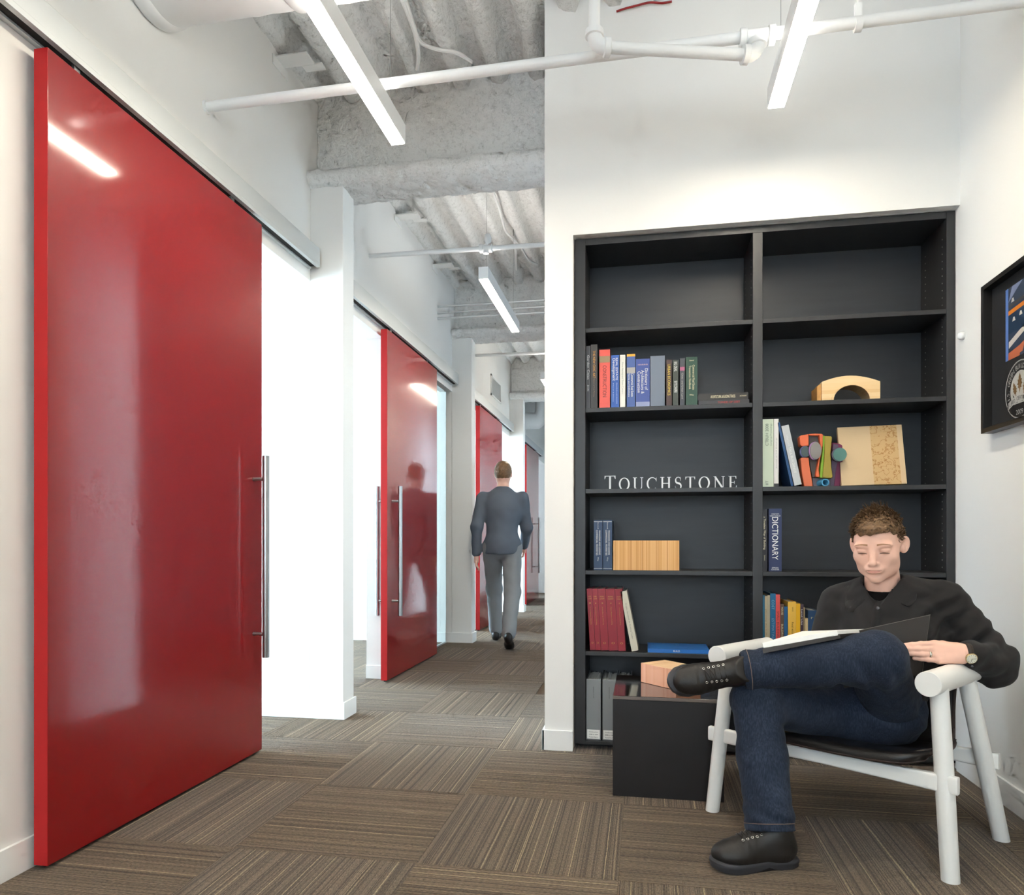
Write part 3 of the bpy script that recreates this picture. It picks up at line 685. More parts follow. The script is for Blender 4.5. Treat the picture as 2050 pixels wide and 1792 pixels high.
# third shelf, right column
z = SHELF[3] + 0.0005; G3 = 'books on the third shelf, right column'
book(0.5345, 0.584, z, 0.309, (196, 208, 186), 'pale green volume against the divider on the third shelf, right column', [('CTBUH 2008', 0.77, 0.013, 0.10, -0.004, (82, 96, 84), 'u'), ('Congress Proceedings', 0.77, 0.007, 0.10, 0.013, (110, 124, 110), 'u'), ('IIT', 0.06, 0.012, 0.02, -0.004, (60, 72, 64), 'u')], group=G3)
book(0.586, 0.606, z, 0.309, (218, 216, 212), 'slim white journal beside the pale green volume', [('Journal of Tall Buildings', 0.5, 0.005, 0.14, 0, (150, 150, 150), 'u')], group=G3, bands=((0.0, 0.05, (40, 40, 42)),), hard=False)
book(0.660, 0.670, z + 0.002, 0.296, (36, 76, 122), 'thin navy book leaning left behind the grey one', group=G3, lean=-0.2)
book(0.674, 0.706, z + 0.004, 0.277, (188, 192, 194), 'pale grey book leaning left with white title', [('Urban Land', 0.75, 0.01, 0.05, 0, (214, 216, 218), 'd'), ('TALL BUILDINGS', 0.42, 0.01, 0.12, 0, WH, 'd')], group=G3, lean=-0.205)
# fourth shelf
z = SHELF[4] + 0.0005
for k, (a, b, lab) in enumerate(((-0.230, -0.189, 'left of two navy volumes on managing and leasing commercial properties'), (-0.186, -0.144, 'right of two navy volumes, touching the laminated block'))):
    book(a, b, z, 0.237, (38, 60, 92), lab, [('MANAGING AND LEASING', 0.55, 0.008, 0.115, 0.007, WH, 'd'), ('COMMERCIAL PROPERTIES', 0.55, 0.008, 0.12, -0.006, WH, 'd'), ('Second', 0.89, 0.005, 0.03, 0.0, WH, 'd'), ('Wiley', 0.22, 0.006, 0.02, 0, WH, 'd')], group='navy pair on the fourth shelf', bands=((0.965, 0.975, WH), (0.028, 0.036, WH)))
book(0.5345, 0.557, z, 0.281, (42, 40, 42), 'thin black book with white script next to the dictionary', [('a Timeless Way of Building', 0.62, 0.009, 0.15, 0, CR, 'd'), ('Oxford', 0.22, 0.005, 0.025, 0, CR, 'd')], group='books on the fourth shelf, right column')
book(0.563, 0.619, z, 0.285, (44, 54, 92), 'navy reference book with large white word DICTIONARY', [('DICTIONARY', 0.53, 0.026, 0.195, 0, WH, 'd'), ('WEBSTER\'S', 0.915, 0.005, 0.034, 0, WH, 'h'), ('NEW WORLD', 0.885, 0.006, 0.045, 0, WH, 'h'), ('SIMON', 0.055, 0.006, 0.028, 0, WH, 'h'), ('SCHUSTER', 0.028, 0.005, 0.034, 0, WH, 'h')], group='books on the fourth shelf, right column')
# fifth shelf, left column: five red volumes, a pale one, a blue one lying flat
z = SHELF[5] + 0.0005
for k, (a, b, lab) in enumerate(((-0.2475, -0.2225, 'first of five matching red volumes, against the bookcase side'), (-0.2215, -0.196, 'second and slimmest of the five matching red volumes'), (-0.195, -0.159, 'third of the five matching red volumes'), (-0.158, -0.115, 'fourth and widest of the five matching red volumes'), (-0.114, -0.080, 'fifth red volume, next to the leaning pale book'))):
    w = b - a
    book(a, b, z + 0.0015, 0.293, (146, 40, 52), lab, [('MODEL', 0.87, 0.006, w * 0.55, 0, GO, 'h'), ('CODES', 0.835, 0.006, w * 0.6, 0, GO, 'h'), ('%d' % (k + 1), 0.765, 0.006, 0.006, 0, GO, 'h'), ('Annual Reports of Building', 0.56, 0.004, 0.085, 0, GO, 'd'), ('O', 0.12, 0.009, w * 0.36, 0, GO, 'h')], lean=-0.058, group='five red volumes on the fifth shelf')
book(-0.052, -0.021, z + 0.001, 0.286, (208, 204, 186), 'pale grey-green book leaning left against the red volumes', [('Graphic Standards for Building Trades', 0.5, 0.006, 0.17, 0, (120, 118, 104), 'd')], lean=-0.19, group='books on the fifth shelf, left column')
flat_book(0.022, 0.302, z, 0.018, (44, 112, 190), 'blue book lying flat on the fifth shelf behind the shoe', [('BUILD', 0.47, 0.008, 0.03, WH)], depth=0.2, yf=3.39, top=[('U', 0.5, 0.13, 0.012, 0.012, WH), ('annual report of the council', 0.6, 0.06, 0.007, 0.09, (170, 200, 230))])
# fifth shelf, right column
G5 = 'books on the fifth shelf behind the seated man'
rows = [(0.5345, 0.546, 0.274, (46, 104, 128), 'thin teal book at the divider, far left of the row behind the man', []),
        (0.5465, 0.5575, 0.270, (188, 172, 138), 'slim tan booklet beside the thin teal one', [('planning the built city', 0.5, 0.004, 0.15, 0, (120, 100, 70), 'd')]),
        (0.558, 0.5685, 0.274, (176, 164, 138), 'slim beige booklet left of the broad blue book', []),
        (0.570, 0.5935, 0.282, (32, 100, 140), 'broad blue book lettered COST left of the red one', [('COST', 0.82, 0.011, 0.045, 0, (140, 186, 206), 'd'), ('ESTIMATING', 0.42, 0.011, 0.1, 0, (120, 150, 180), 'd')]),
        (0.594, 0.6125, 0.278, (214, 82, 78), 'red book right of the broad blue one', [('SMALL BUILDING GUIDE', 0.42, 0.009, 0.17, 0, (110, 36, 34), 'd')]),
        (0.6135, 0.6290, 0.236, (96, 78, 64), 'brown book with cream lettering, shorter, right of the red one', [('HOUSE', 0.86, 0.008, 0.035, 0, CR, 'd'), ('BUILDING', 0.48, 0.008, 0.06, 0, CR, 'd')]),
        (0.6295, 0.6450, 0.223, (44, 92, 134), 'short blue book between brown and yellow ones', []),
        (0.6465, 0.6805, 0.246, (236, 190, 84), 'thick yellow book in the row behind the man', [('WHO', 0.86, 0.006, 0.02, 0.003, (110, 80, 20), 'd'), ('Real estate guide', 0.42, 0.008, 0.1, 0.003, (110, 80, 20), 'd')]),
        (0.681, 0.6990, 0.238, (232, 178, 40), 'slim deep-yellow book right of the thick yellow one', []),
        (0.6995, 0.7130, 0.236, (74, 60, 72), 'dark plum book with white lettering right of the yellow ones', [('Land Use', 0.75, 0.007, 0.07, 0, WH, 'd')]),
        (0.7135, 0.7195, 0.220, (150, 136, 104), 'very thin tan pamphlet left of the man\'s sleeve', []),
        (0.7205, 0.7315, 0.172, (212, 190, 150), 'short cream book half hidden by the man\'s sleeve', []),
        (0.7325, 0.775, 0.208, (48, 76, 112), 'blue ring binder-like book at the man\'s sleeve', [('r', 0.85, 0.014, 0.01, -0.005, (206, 190, 150), 'h')])]
for x0, x1, h, c, lab, tt in rows: book(x0, x1, z, h, c, lab, tt, group=G5)
# bottom shelf: grey ring binders
z = SHELF[6] + 0.0005
def binder(x0, x1, label, show=True):
    t = thing('ring_binder', label, 'binder', ((x0 + x1) / 2, 3.395, z), 'grey ring binders on the bottom shelf'); h = 0.288; yf = 3.395; b = 0.003
    m = plain(140, 144, 146, 0.35)
    mb = MB(); mb.box(x0, x1, yf, yf + b, z, z + h); mb.build('spine', m, t, bevel=0.001)
    mb = MB(); mb.box(x0, x0 + b, yf + b, yf + 0.25, z, z + h); mb.build('cover_board', m, t)
    mb = MB(); mb.box(x1 - b, x1, yf + b, yf + 0.25, z, z + h); mb.build('cover_board', m, t)
    rnd = random.Random(int(x0 * 1000)); n = 7
    for k in range(n):
        xa = x0 + b + (x1 - x0 - 2 * b) * k / n; xb = xa + (x1 - x0 - 2 * b) / n - 0.0015
        MB().box(xa, xb, yf + 0.02, yf + 0.235, z + 0.004, z + h - rnd.uniform(0.004, 0.014)).build('paper_bundle', M['whitepaper'], t)
    w = x1 - x0
    MB().box(x0 + 0.004, x1 - 0.004, yf - 0.0006, yf, z + 0.005, z + 0.048).build('spine_label', M['whitepaper'], t)
    tm = MB(); put_text(tm, 'ANNUAL PLAN', ((x0 + x1) / 2 - 0.002, yf - 0.0009, z + 0.225), (0, 0, -1), (1, 0, 0), 0.0045, 0.055)
    for q, s in enumerate(('Construction', '2008 to 2009', 'Progress Reports')):
        put_text(tm, s, ((x0 + x1) / 2, yf - 0.0012, z + 0.035 - q * 0.012), (1, 0, 0), (0, 0, 1), 0.0055, w * 0.62)
    tm.build('lettering', plain(70, 70, 72), t)
binder(-0.2655, -0.197, 'grey ring binder with white label, at the far left of the bottom shelf')
binder(-0.189, -0.125, 'grey ring binder partly hidden by the black side table')
binder(-0.118, -0.054, 'ring binder mostly hidden behind the black side table')

# ------------------------------------------------------------------ shelf ornaments
# serif letters
def serif_glyph(ch):
    P = []                      # list of polygons (x, z), cap height 1
    th, tn, sf = 0.135, 0.05, 0.035
    def box(x0, z0, x1, z1): P.append([(x0, z0), (x1, z0), (x1, z1), (x0, z1)])
    def stem(x, w, z0=0.0, z1=1.0, foot=True, head=True):
        box(x - w / 2, z0, x + w / 2, z1)
        if foot: box(x - w / 2 - 0.1, z0, x + w / 2 + 0.1, z0 + sf)
        if head: box(x - w / 2 - 0.1, z1 - sf, x + w / 2 + 0.1, z1)
    def stroke(pts, ws):
        n = len(pts); Lf, Rt = [], []
        for i in range(n):
            a = pts[max(i - 1, 0)]; b = pts[min(i + 1, n - 1)]; dx, dz = b[0] - a[0], b[1] - a[1]; l = math.hypot(dx, dz)
            nx, nz = -dz / l, dx / l; w = ws[i] / 2
            Lf.append((pts[i][0] + nx * w, pts[i][1] + nz * w)); Rt.append((pts[i][0] - nx * w, pts[i][1] - nz * w))
        for i in range(n - 1): P.append([Lf[i], Lf[i + 1], Rt[i + 1], Rt[i]])
    if ch == 'T':
        stem(0.0, th, head=False); box(-0.4, 0.955, 0.4, 1.0)
        for s in (-1, 1): P.append([(s * 0.4, 1.0), (s * 0.4, 0.955), (s * 0.4, 0.78), (s * 0.37, 0.78), (s * 0.30, 0.955)])
        w = 0.84
    elif ch == 'O':
        a = [2 * PI * k / 40 for k in range(41)]
        stroke([(0.39 * math.cos(q), 0.5 + 0.475 * math.sin(q)) for q in a], [tn + (th - tn) * abs(math.cos(q)) ** 1.5 for q in a]); w = 0.92
    elif ch == 'C':
        a = [0.75 + (2 * PI - 1.5) * k / 34 for k in range(35)]
        stroke([(0.04 + 0.40 * math.cos(q), 0.5 + 0.475 * math.sin(q)) for q in a], [tn + (th - tn) * max(0, -math.cos(q)) ** 1.2 for q in a])
        P.append([(0.31, 0.86), (0.37, 0.98), (0.39, 0.98), (0.39, 0.68), (0.365, 0.68)]); w = 0.86
    elif ch == 'U':
        stem(-0.28, th, 0.3, 1.0, foot=False); stem(0.3, tn, 0.3, 1.0, foot=False)
        a = [PI + PI * k / 20 for k in range(21)]
        stroke([(0.01 + 0.29 * math.cos(q), 0.3 + 0.275 * math.sin(q)) for q in a], [th + (tn - th) * k / 20 for k in range(21)]); w = 0.9
    elif ch == 'H':
        stem(-0.28, th); stem(0.28, th); box(-0.28, 0.49, 0.28, 0.535); w = 0.92
    elif ch == 'S':
        pts = []
        for k in range(41):
            s = k / 40.0
            if s < 0.5: q = 0.45 + (PI + 0.6 - 0.0) * (s / 0.5) * 1.0; pts.append((0.2 * math.cos(q) * 1.05, 0.735 + 0.24 * math.sin(q)))
            else: q = (PI - 0.9) * 0 + 1.05 - (PI + 1.05 - 0.0) * ((s - 0.5) / 0.5); pts.append((0.0 + 0.235 * math.cos(q), 0.265 + 0.24 * math.sin(q)))
        stroke(pts, [tn + (th - tn) * max(0.0, 1 - abs(k - 20) / 13.0) for k in range(41)])
        P.append([(0.17, 0.98), (0.2, 0.98), (0.2, 0.7), (0.175, 0.7)]); P.append([(-0.24, 0.3), (-0.215, 0.3), (-0.2, 0.02), (-0.24, 0.02)]); w = 0.62
    elif ch == 'N':
        stem(-0.31, tn, head=False); stem(0.33, tn, foot=False); stroke([(-0.33, 0.97), (0.33, 0.02)], [th, th]); box(-0.45, 0.965, -0.25, 1.0); w = 0.96
    elif ch == 'E':
        stem(-0.2, th); box(-0.2, 0.955, 0.26, 1.0); box(-0.2, 0.0, 0.28, 0.045); box(-0.2, 0.485, 0.12, 0.53)
        P.append([(0.26, 1.0), (0.26, 0.78), (0.235, 0.78), (0.18, 0.955)]); P.append([(0.30, 0.28), (0.28, 0.0), (0.2, 0.045), (0.27, 0.28)]); box(0.1, 0.4, 0.125, 0.62); w = 0.76
    return P, w
word = thing('letter_sign', 'row of white serif letters standing on the third shelf of the left column', 'sign', (0.128, 3.5, SHELF[3] + 0.0005))
cap, small = 0.072, 0.0615
x = -0.186
xs_total = []
spec = [('T', cap)] + [(c, small) for c in 'OUCHSTONE']
widths = [serif_glyph(c)[1] * s * 0.92 for c, s in spec]
gap = (0.440 + 0.186 - sum(widths)) / (len(spec) - 1)
for (c, s), w in zip(spec, widths):
    P, gw = serif_glyph(c); mb = MB()
    for poly in P:
        mb.prism([(x + w / 2 + px * s * 0.92, SHELF[3] + 0.0005 + pz * s) for px, pz in poly], 0.006, Matrix.Translation((0, 3.497, 0)))
    mb.build('letter_' + c.lower(), M['letter'], word, fix=True)
    x += w + gap

# plywood block
tag(MB().box(-0.139, 0.166, 3.395, 3.50, SHELF[4] + 0.0005, SHELF[4] + 0.141).build('laminated_block', M['ply'], bevel=0.0015), 'honey-coloured block of edge-laminated plywood on the fourth shelf', 'wood block')
# arch model
zb = SHELF[2] + 0.0005
ar = thing('arch_model', 'pine block model of an arch on the right column, second shelf', 'model', (0.915, 3.45, zb))
top = [(0.792 + (1.036 - 0.792) * k / 12.0, zb + 0.075 + 0.036 * math.sin(PI * (0.1 + 0.86 * k / 12.0)) ** 0.9) for k in range(13)]
def arch_in(rx, rz, n=16): return [(0.917 - rx * math.cos(PI * k / n), zb + rz * math.sin(PI * k / n)) for k in range(n + 1)]
inn = arch_in(0.082, 0.074)
outer = [(0.792, zb)] + top + [(1.036, zb)]
def arch_prism(name, outer_arc, inner_arc, y0, y1, m):
    n = len(inner_arc); mb = MB()
    # sample the outer outline by angle so that each inner point has a partner
    oc = []
    for i in range(n):
        s = i / (n - 1.0); k = s * (len(outer_arc) - 1); a = int(min(k, len(outer_arc) - 2)); f = k - a
        oc.append((outer_arc[a][0] * (1 - f) + outer_arc[a + 1][0] * f, outer_arc[a][1] * (1 - f) + outer_arc[a + 1][1] * f))
    vs = [(p[0], y, p[1]) for y in (y0, y1) for arc in (inner_arc, oc) for p in arc]
    fs = []
    for i in range(n - 1):
        fs += [(i, i + 1, n + i + 1, n + i), (2 * n + i, 3 * n + i, 3 * n + i + 1, 2 * n + i + 1), (i, 2 * n + i, 2 * n + i + 1, i + 1), (n + i, n + i + 1, 3 * n + i + 1, 3 * n + i)]
    fs += [(0, n, 3 * n, 2 * n), (n - 1, 3 * n - 1, 4 * n - 1, 2 * n - 1)]
    mb.add(vs, fs); return mb.build(name, m, ar)
oa = [(0.792, zb), (0.792, zb + 0.04)] + top + [(1.036, zb + 0.04), (1.036, zb)]
arch_prism('arch_body', oa, inn, 3.405, 3.53, M['pine'])
arch_prism('arch_moulding', arch_in(0.084, 0.076), arch_in(0.076, 0.068), 3.402, 3.409, M['pine'])
MB().prism([(0.774, zb), (0.7915, zb), (0.7915, zb + 0.082), (0.774, zb + 0.07)], 0.11, Matrix.Translation((0, 3.415, 0))).build('edge_board', M['pine_end'], ar, bevel=0.001)
# engraved board leaning back against the panel
mbx = MB().box(-0.135, 0.138, -0.011, 0.011, 0, 0.277)
bd = mbx.build('engraved_board', M['board'], bevel=0.002, loc=(0, 0, 0)); bd.location = (1.017, 3.44, SHELF[3] + 0.0045); bd.rotation_euler = (-0.19, -0.02, 0.0)
tag(bd, 'pale birch board with burnt map-like engraving leaning on the third shelf', 'board')
# coloured interlocking sculpture
sc = thing('wooden_sculpture', 'colourful interlocking sculpture in orange, olive and plum with round discs', 'sculpture', (0.79, 3.44, SHELF[3] + 0.0005))
def SX(px, py, Y=3.43):
    p = at(1510 + px / 5.857, 820 + py / 5.857, Y=Y); return (p.x, max(p.z, SHELF[3] + 0.0005))
def piece(name, pts, y0, th, col, bevel=0.004):
    MB().prism([SX(*q, Y=y0) for q in pts], th, Matrix.Translation((0, y0, 0))).build(name, plain(*col, 0.55), sc, bevel=bevel, fix=True)
piece('orange_head', [(530, 320), (545, 302), (640, 286), (640, 425), (560, 432), (538, 420)], 3.42, 0.05, (226, 112, 72))
piece('orange_bridge', [(640, 286), (720, 280), (795, 284), (812, 300), (804, 420), (780, 560), (756, 700), (772, 790), (735, 792), (722, 770), (742, 640), (765, 520), (772, 400), (762, 305), (640, 302)], 3.415, 0.05, (226, 112, 72), 0.003)
piece('orange_leg', [(540, 575), (560, 560), (640, 560), (650, 660), (692, 912), (586, 912), (556, 740)], 3.42, 0.05, (222, 116, 78))
piece('grey_inset', [(636, 306), (758, 306), (764, 420), (740, 600), (724, 790), (680, 800), (655, 660), (640, 560), (640, 430)], 3.44, 0.02, (92, 88, 84), 0.002)
piece('green_edge', [(806, 306), (830, 308), (822, 520), (800, 800), (772, 800), (780, 640), (806, 470)], 3.41, 0.05, (128, 170, 52), 0.002)
piece('olive_slab', [(826, 310), (900, 312), (914, 322), (906, 430), (896, 520), (906, 660), (922, 790), (905, 806), (800, 800), (822, 600), (826, 450)], 3.405, 0.05, (160, 142, 58), 0.004)
piece('plum_back', [(915, 385), (1000, 400), (1034, 420), (1040, 620), (1004, 912), (890, 912), (905, 800), (915, 600)], 3.45, 0.04, (112, 34, 72), 0.003)
piece('mauve_panel', [(925, 400), (985, 412), (990, 560), (960, 700), (935, 912), (888, 912), (900, 700)], 3.445, 0.015, (92, 76, 96), 0.002)
piece('mauve_base', [(680, 800), (900, 806), (895, 912), (690, 912)], 3.44, 0.03, (104, 96, 106), 0.002)
for nm, cx, cy, rx, rz, y, c, rim in (('teal_disc', 605, 492, 0.020, 0.025, 3.415, (76, 92, 92), (100, 104, 150)), ('grey_disc', 722, 482, 0.0245, 0.039, 3.40, (136, 132, 128), (160, 120, 170)), ('green_disc', 1005, 526, 0.029, 0.030, 3.405, (84, 128, 120), (90, 84, 104))):
    o = SX(cx, cy, y); n = 28
    d = MB().prism([(o[0] + rx * math.cos(2 * PI * k / n), o[1] + rz * math.sin(2 * PI * k / n)) for k in range(n)], 0.02, Matrix.Translation((0, y, 0))).build(nm, plain(*c, 0.5), sc, bevel=0.001, fix=True)
    MB().prism([(o[0] - 0.003 + rx * 1.06 * math.cos(2 * PI * k / n), o[1] + rz * 1.05 * math.sin(2 * PI * k / n)) for k in range(n)], 0.02, Matrix.Translation((0, y + 0.004, 0))).build('disc_rim', plain(*rim, 0.5), d, fix=True)
o = SX(832, 886, 3.40); mb = MB(); n = 24
rin = 0.012; rout = 0.0165; cz = SHELF[3] + 0.0005 + rout
vs = [(o[0] + dx + r * math.cos(2 * PI * k / n), y, cz + r * math.sin(2 * PI * k / n)) for (dx, y) in ((0, 3.395), (-0.012, 3.44)) for r in (rin, rout) for k in range(n)]
fs = []
for k in range(n):
    j = (k + 1) % n; fs += [(k, j, n + j, n + k), (2 * n + k, 3 * n + k, 3 * n + j, 2 * n + j), (k, 2 * n + k, 2 * n + j, j), (n + k, n + j, 3 * n + j, 3 * n + k)]
mb.add(vs, fs); mb.build('blue_ring', plain(74, 150, 190, 0.45), sc, smooth='auto')
# ================================================================== black side table with timber block
t = thing('side_table', 'low black box side table standing in front of the bookcase', 'table', (0.09, 2.99, 0))
x0, x1, y0, y1, zt = -0.115, 0.300, 2.775, 3.21, 0.386
MB().box(x0, x1, y0, y0 + 0.012, 0, zt - 0.0145).build('front_panel', M['tableside'], t, bevel=0.001)
MB().box(x0, x1, y1 - 0.012, y1, 0, zt - 0.0145).build('rear_panel', M['tableside'], t, bevel=0.001)
MB().box(x0, x0 + 0.012, y0 + 0.0125, y1 - 0.0125, 0, zt - 0.0145).build('side_panel', M['tableside'], t)
MB().box(x1 - 0.012, x1, y0 + 0.0125, y1 - 0.0125, 0, zt - 0.0145).build('side_panel', M['tableside'], t)
MB().box(x0, x1, y0 + 0.002, y1, zt - 0.014, zt).build('top', M['tabletop'], t, bevel=0.002)
MB().box(x0, x1, y0 - 0.001, y0 + 0.0018, zt - 0.013, zt - 0.001).build('edge_strip', M['tableedge'], t, bevel=0.0006)
c0 = Vector((-0.009, 3.065, zt + 0.0005)); ax = Vector((0.139, -0.148, 0)).normalized(); ay = Vector((0.148, 0.139, 0)).normalized()
tb = MB().box(0, 0.203, 0, 0.141, 0, 0.081)
tb.m = [0, 1, 0, 0, 0, 0]
o = tb.build('timber_block', [M['fir'], M['firtop']], bevel=0.0015, loc=(0, 0, 0)); o.location = c0; o.rotation_euler = (0, 0, math.atan2(ax.y, ax.x))
tag(o, 'pinkish fir timber block lying on the black side table', 'wood block')

# ================================================================== white lounge chair
CW = Vector((0.8045, -0.594, 0)); CB = Vector((0.618, 0.786, 0)); CC = Vector((0.705, 2.64, 0))
def ch(w, b, z): return CC + CW * w + CB * b + Vector((0, 0, z))
chair = thing('lounge_chair', 'white lacquered lounge chair with round legs, thick cylindrical arms and black leather sling', 'chair', CC)
legs = (((0.372, -0.209), (0.334, -0.185)), ((-0.388, -0.232), (-0.342, -0.195)), ((0.385, 0.236), (0.334, 0.055)), ((-0.385, 0.236), (-0.342, 0.055)))
for (f, tp) in legs:
    a = ch(f[0], f[1], 0.0); b = ch(tp[0], tp[1], 0.56); d = (b - a).normalized()
    mb = MB(); mb.tube([a - d * 0.04, a, a + (b - a) * 0.5, b], [0.0245, 0.0247, 0.0262, 0.0255], 24)
    # the foot is cut level with the floor
    mb.v = [((p[0], p[1], p[2]) if p[2] >= 0 else tuple(Vector(p) + d * (-p[2] / d.z))) for p in mb.v]
    mb.build('leg', M['chair'], chair, smooth='auto')
for s, w in ((1, 0.325), (-1, -0.362)):
    p0 = ch(w, -0.245, 0.567); p1 = ch(w + (0.008 if s > 0 else 0.0), 0.115, 0.567); d = (p1 - p0).normalized()
    mb = MB(); mb.tube([p0, p0 + d * 0.0015, p1 - d * 0.0015, p1], [0.0355, 0.037, 0.037, 0.0355], 40); mb.build('armrest', M['chair'], chair, smooth='auto')
def rail(name, b0, b1, zc, w0, w1, hgt, thk):
    mb = MB(); ws = [w0, w0 + 0.02, w0 + 0.05, -0.18, 0, 0.18, w1 - 0.05, w1 - 0.02, w1]
    hs = [hgt, hgt, hgt, hgt * 0.85, hgt * 0.78, hgt * 0.85, hgt, hgt, hgt]
    vs = []; n = 12
    for w, h in zip(ws, hs):
        bb = b0 + (b1 - b0) * (w - w0) / (w1 - w0)
        for k in range(n):
            q = 2 * PI * (k + 0.5) / n; cx, cz = math.cos(q), math.sin(q)
            e = 0.35; px = math.copysign(abs(cx) ** e, cx) * thk / 2; pz = math.copysign(abs(cz) ** e, cz) * h / 2
            vs.append(ch(w, bb + px, zc + pz))
    fs = [(i * n + k, i * n + (k + 1) % n, (i + 1) * n + (k + 1) % n, (i + 1) * n + k) for i in range(len(ws) - 1) for k in range(n)]
    fs += [tuple(range(n)), tuple((len(ws) - 1) * n + k for k in range(n))]
    mb.add(vs, fs); mb.build(name, M['chair'], chair, bevel=0.002)
rail('front_rail', -0.219, -0.207, 0.278, -0.408, 0.392, 0.052, 0.024)
rail('rear_rail', 0.168, 0.165, 0.275, -0.40, 0.398, 0.052, 0.024)
# leather sling: one curved skin from the seat's front edge up to the back
prof = [(-0.262, 0.316, 0.30), (-0.258, 0.334, 0.312), (-0.235, 0.338, 0.322), (-0.16, 0.330, 0.322), (-0.05, 0.306, 0.312), (0.05, 0.289, 0.298), (0.13, 0.288, 0.282),
        (0.19, 0.310, 0.268), (0.232, 0.37, 0.256), (0.262, 0.44, 0.25), (0.284, 0.50, 0.248), (0.297, 0.55, 0.244), (0.304, 0.575, 0.232)]
fine = []
for i in range(len(prof) - 1):
    p0, p1, p2, p3 = [np.array(prof[min(max(i + k, 0), len(prof) - 1)]) for k in (-1, 0, 1, 2)]
    for k in range(4):
        s = k / 4.0; fine.append(0.5 * (2 * p1 + (p2 - p0) * s + (2 * p0 - 5 * p1 + 4 * p2 - p3) * s * s + (3 * p1 - p0 - 3 * p2 + p3) * s ** 3))
fine.append(np.array(prof[-1]))
nw = 24; sk = []
for (b, z, hw) in fine:
    row = []
    for k in range(nw + 1):
        s = -1 + 2.0 * k / nw
        lift = 0.030 * abs(s) ** 3 if z < 0.33 or b < 0 else 0.0
        fwd = -0.035 * abs(s) ** 2.2 if b > 0.15 else 0.0
        rnd = max(0.0, abs(s) - 0.8) / 0.2
        bb = b + fwd + (0.06 * rnd ** 2 if b < -0.2 else 0)
        row.append((hw * s, bb, z + lift * (0.6 if b < -0.2 else 1)))
    sk.append(row)
vs = [ch(*p) for r in sk for p in r]; nn = nw + 1
fs = [(i * nn + k, i * nn + k + 1, (i + 1) * nn + k + 1, (i + 1) * nn + k) for i in range(len(sk) - 1) for k in range(nw)]
sl = MB().add(vs, fs).build('leather_sling', M['leather'], chair, smooth=True)
so = sl.modifiers.new('thick', 'SOLIDIFY'); so.thickness = 0.011; so.offset = 0
edge = [ch(*p) for p in sk[0]] + [ch(*r[-1]) for r in sk[1:]] + [ch(*p) for p in reversed(sk[-1])][1:] + [ch(*r[0]) for r in reversed(sk[1:-1])]
MB().tube(edge + [edge[0]], 0.0062, 8).build('edge_piping', M['piping'], chair, smooth=True)

# ================================================================== framed award on the right wall
XW = WR - 0.001
fr = thing('framed_award', 'black shadow-box frame with a colour photo and a round green building seal', 'picture', (XW, 2.77, 1.395))
ya, yb, za, zb2 = 3.041, 2.49, 1.398, 1.966
for nm, (p0, p1, q0, q1) in (('frame_bar', (yb, ya, za, za + 0.018)), ('frame_bar', (yb, ya, zb2 - 0.018, zb2)), ('frame_bar', (ya - 0.018, ya, za + 0.018, zb2 - 0.018)), ('frame_bar', (yb, yb + 0.018, za + 0.018, zb2 - 0.018))):
    MB().box(XW - 0.042, XW, p0, p1, q0, q1).build(nm, mat('black_frame', rgb(30, 28, 27), 0.3), fr, bevel=0.001)
MB().box(XW - 0.010, XW - 0.004, yb + 0.018, ya - 0.018, za + 0.018, zb2 - 0.018).build('mat_board', mat('black_mat', rgb(20, 20, 23), 0.7), fr)
pl = at(2013, 725, X=XW - 0.012); py1 = pl.y; pz0 = pl.z
pz1 = at(2013, 582, X=XW - 0.012).z; pw = 0.40
ph = MB()
PX = XW - 0.0115
def pr(a, b, c, d, mi, off=0.0):
    """rectangle of the print: a-b across (0 left .. 1 right), c-d up"""
    ph.mi = mi; X = PX - off
    ph.add([(X, py1 - pw * a, pz0 + (pz1 - pz0) * c), (X, py1 - pw * b, pz0 + (pz1 - pz0) * c), (X, py1 - pw * b, pz0 + (pz1 - pz0) * d), (X, py1 - pw * a, pz0 + (pz1 - pz0) * d)], [(0, 1, 2, 3)])
def pq(pts, mi, off=0.0002):
    ph.mi = mi; ph.add([(PX - off, py1 - pw * a, pz0 + (pz1 - pz0) * c) for a, c in pts], [tuple(range(len(pts)))])
pm = [plain(52, 64, 84), plain(88, 120, 184), plain(206, 120, 40), plain(30, 50, 74), plain(196, 190, 184), plain(186, 104, 72), plain(40, 110, 124), plain(70, 66, 66), plain(120, 130, 160)]
pr(0, 1, 0, 1, 0); pr(0, 0.05, 0, 1, 1, 0.0002); pq([(0.05, 0.62), (0.5, 0.66), (1, 0.62), (1, 0.68), (0.5, 0.72), (0.05, 0.68)], 2); pr(0.05, 1, 0.36, 0.62, 3, 0.0002)
pq([(0.05, 0.8), (0.3, 1.0), (0.12, 1.0)], 8); pq([(0.06, 0.25), (0.4, 0.42), (0.4, 0.34), (0.06, 0.16)], 4); pq([(0.05, 0.0), (0.25, 0.0), (0.25, 0.14), (0.05, 0.1)], 5); pq([(0.3, 0.16), (0.55, 0.3), (0.6, 0.22), (0.36, 0.1)], 5); pq([(0.4, 0.06), (0.7, 0.16), (0.72, 0.06), (0.45, 0.0)], 6)
pq([(0.1, 0.02), (0.2, 0.12), (0.34, 0.18), (0.3, 0.04)], 5, 0.0003); pq([(0.05, 0.72), (0.6, 0.76), (0.6, 0.80), (0.05, 0.76)], 7)
for a, c in ((0.13, 0.80), (0.35, 0.78), (0.56, 0.82), (0.15, 0.53), (0.27, 0.56), (0.4, 0.55), (0.6, 0.57)):
    pq([(a - 0.028, c - 0.02), (a + 0.028, c - 0.02), (a + 0.012, c + 0.035), (a - 0.012, c + 0.035)], 4, 0.0004)
ph.build('photo_print', pm, fr)
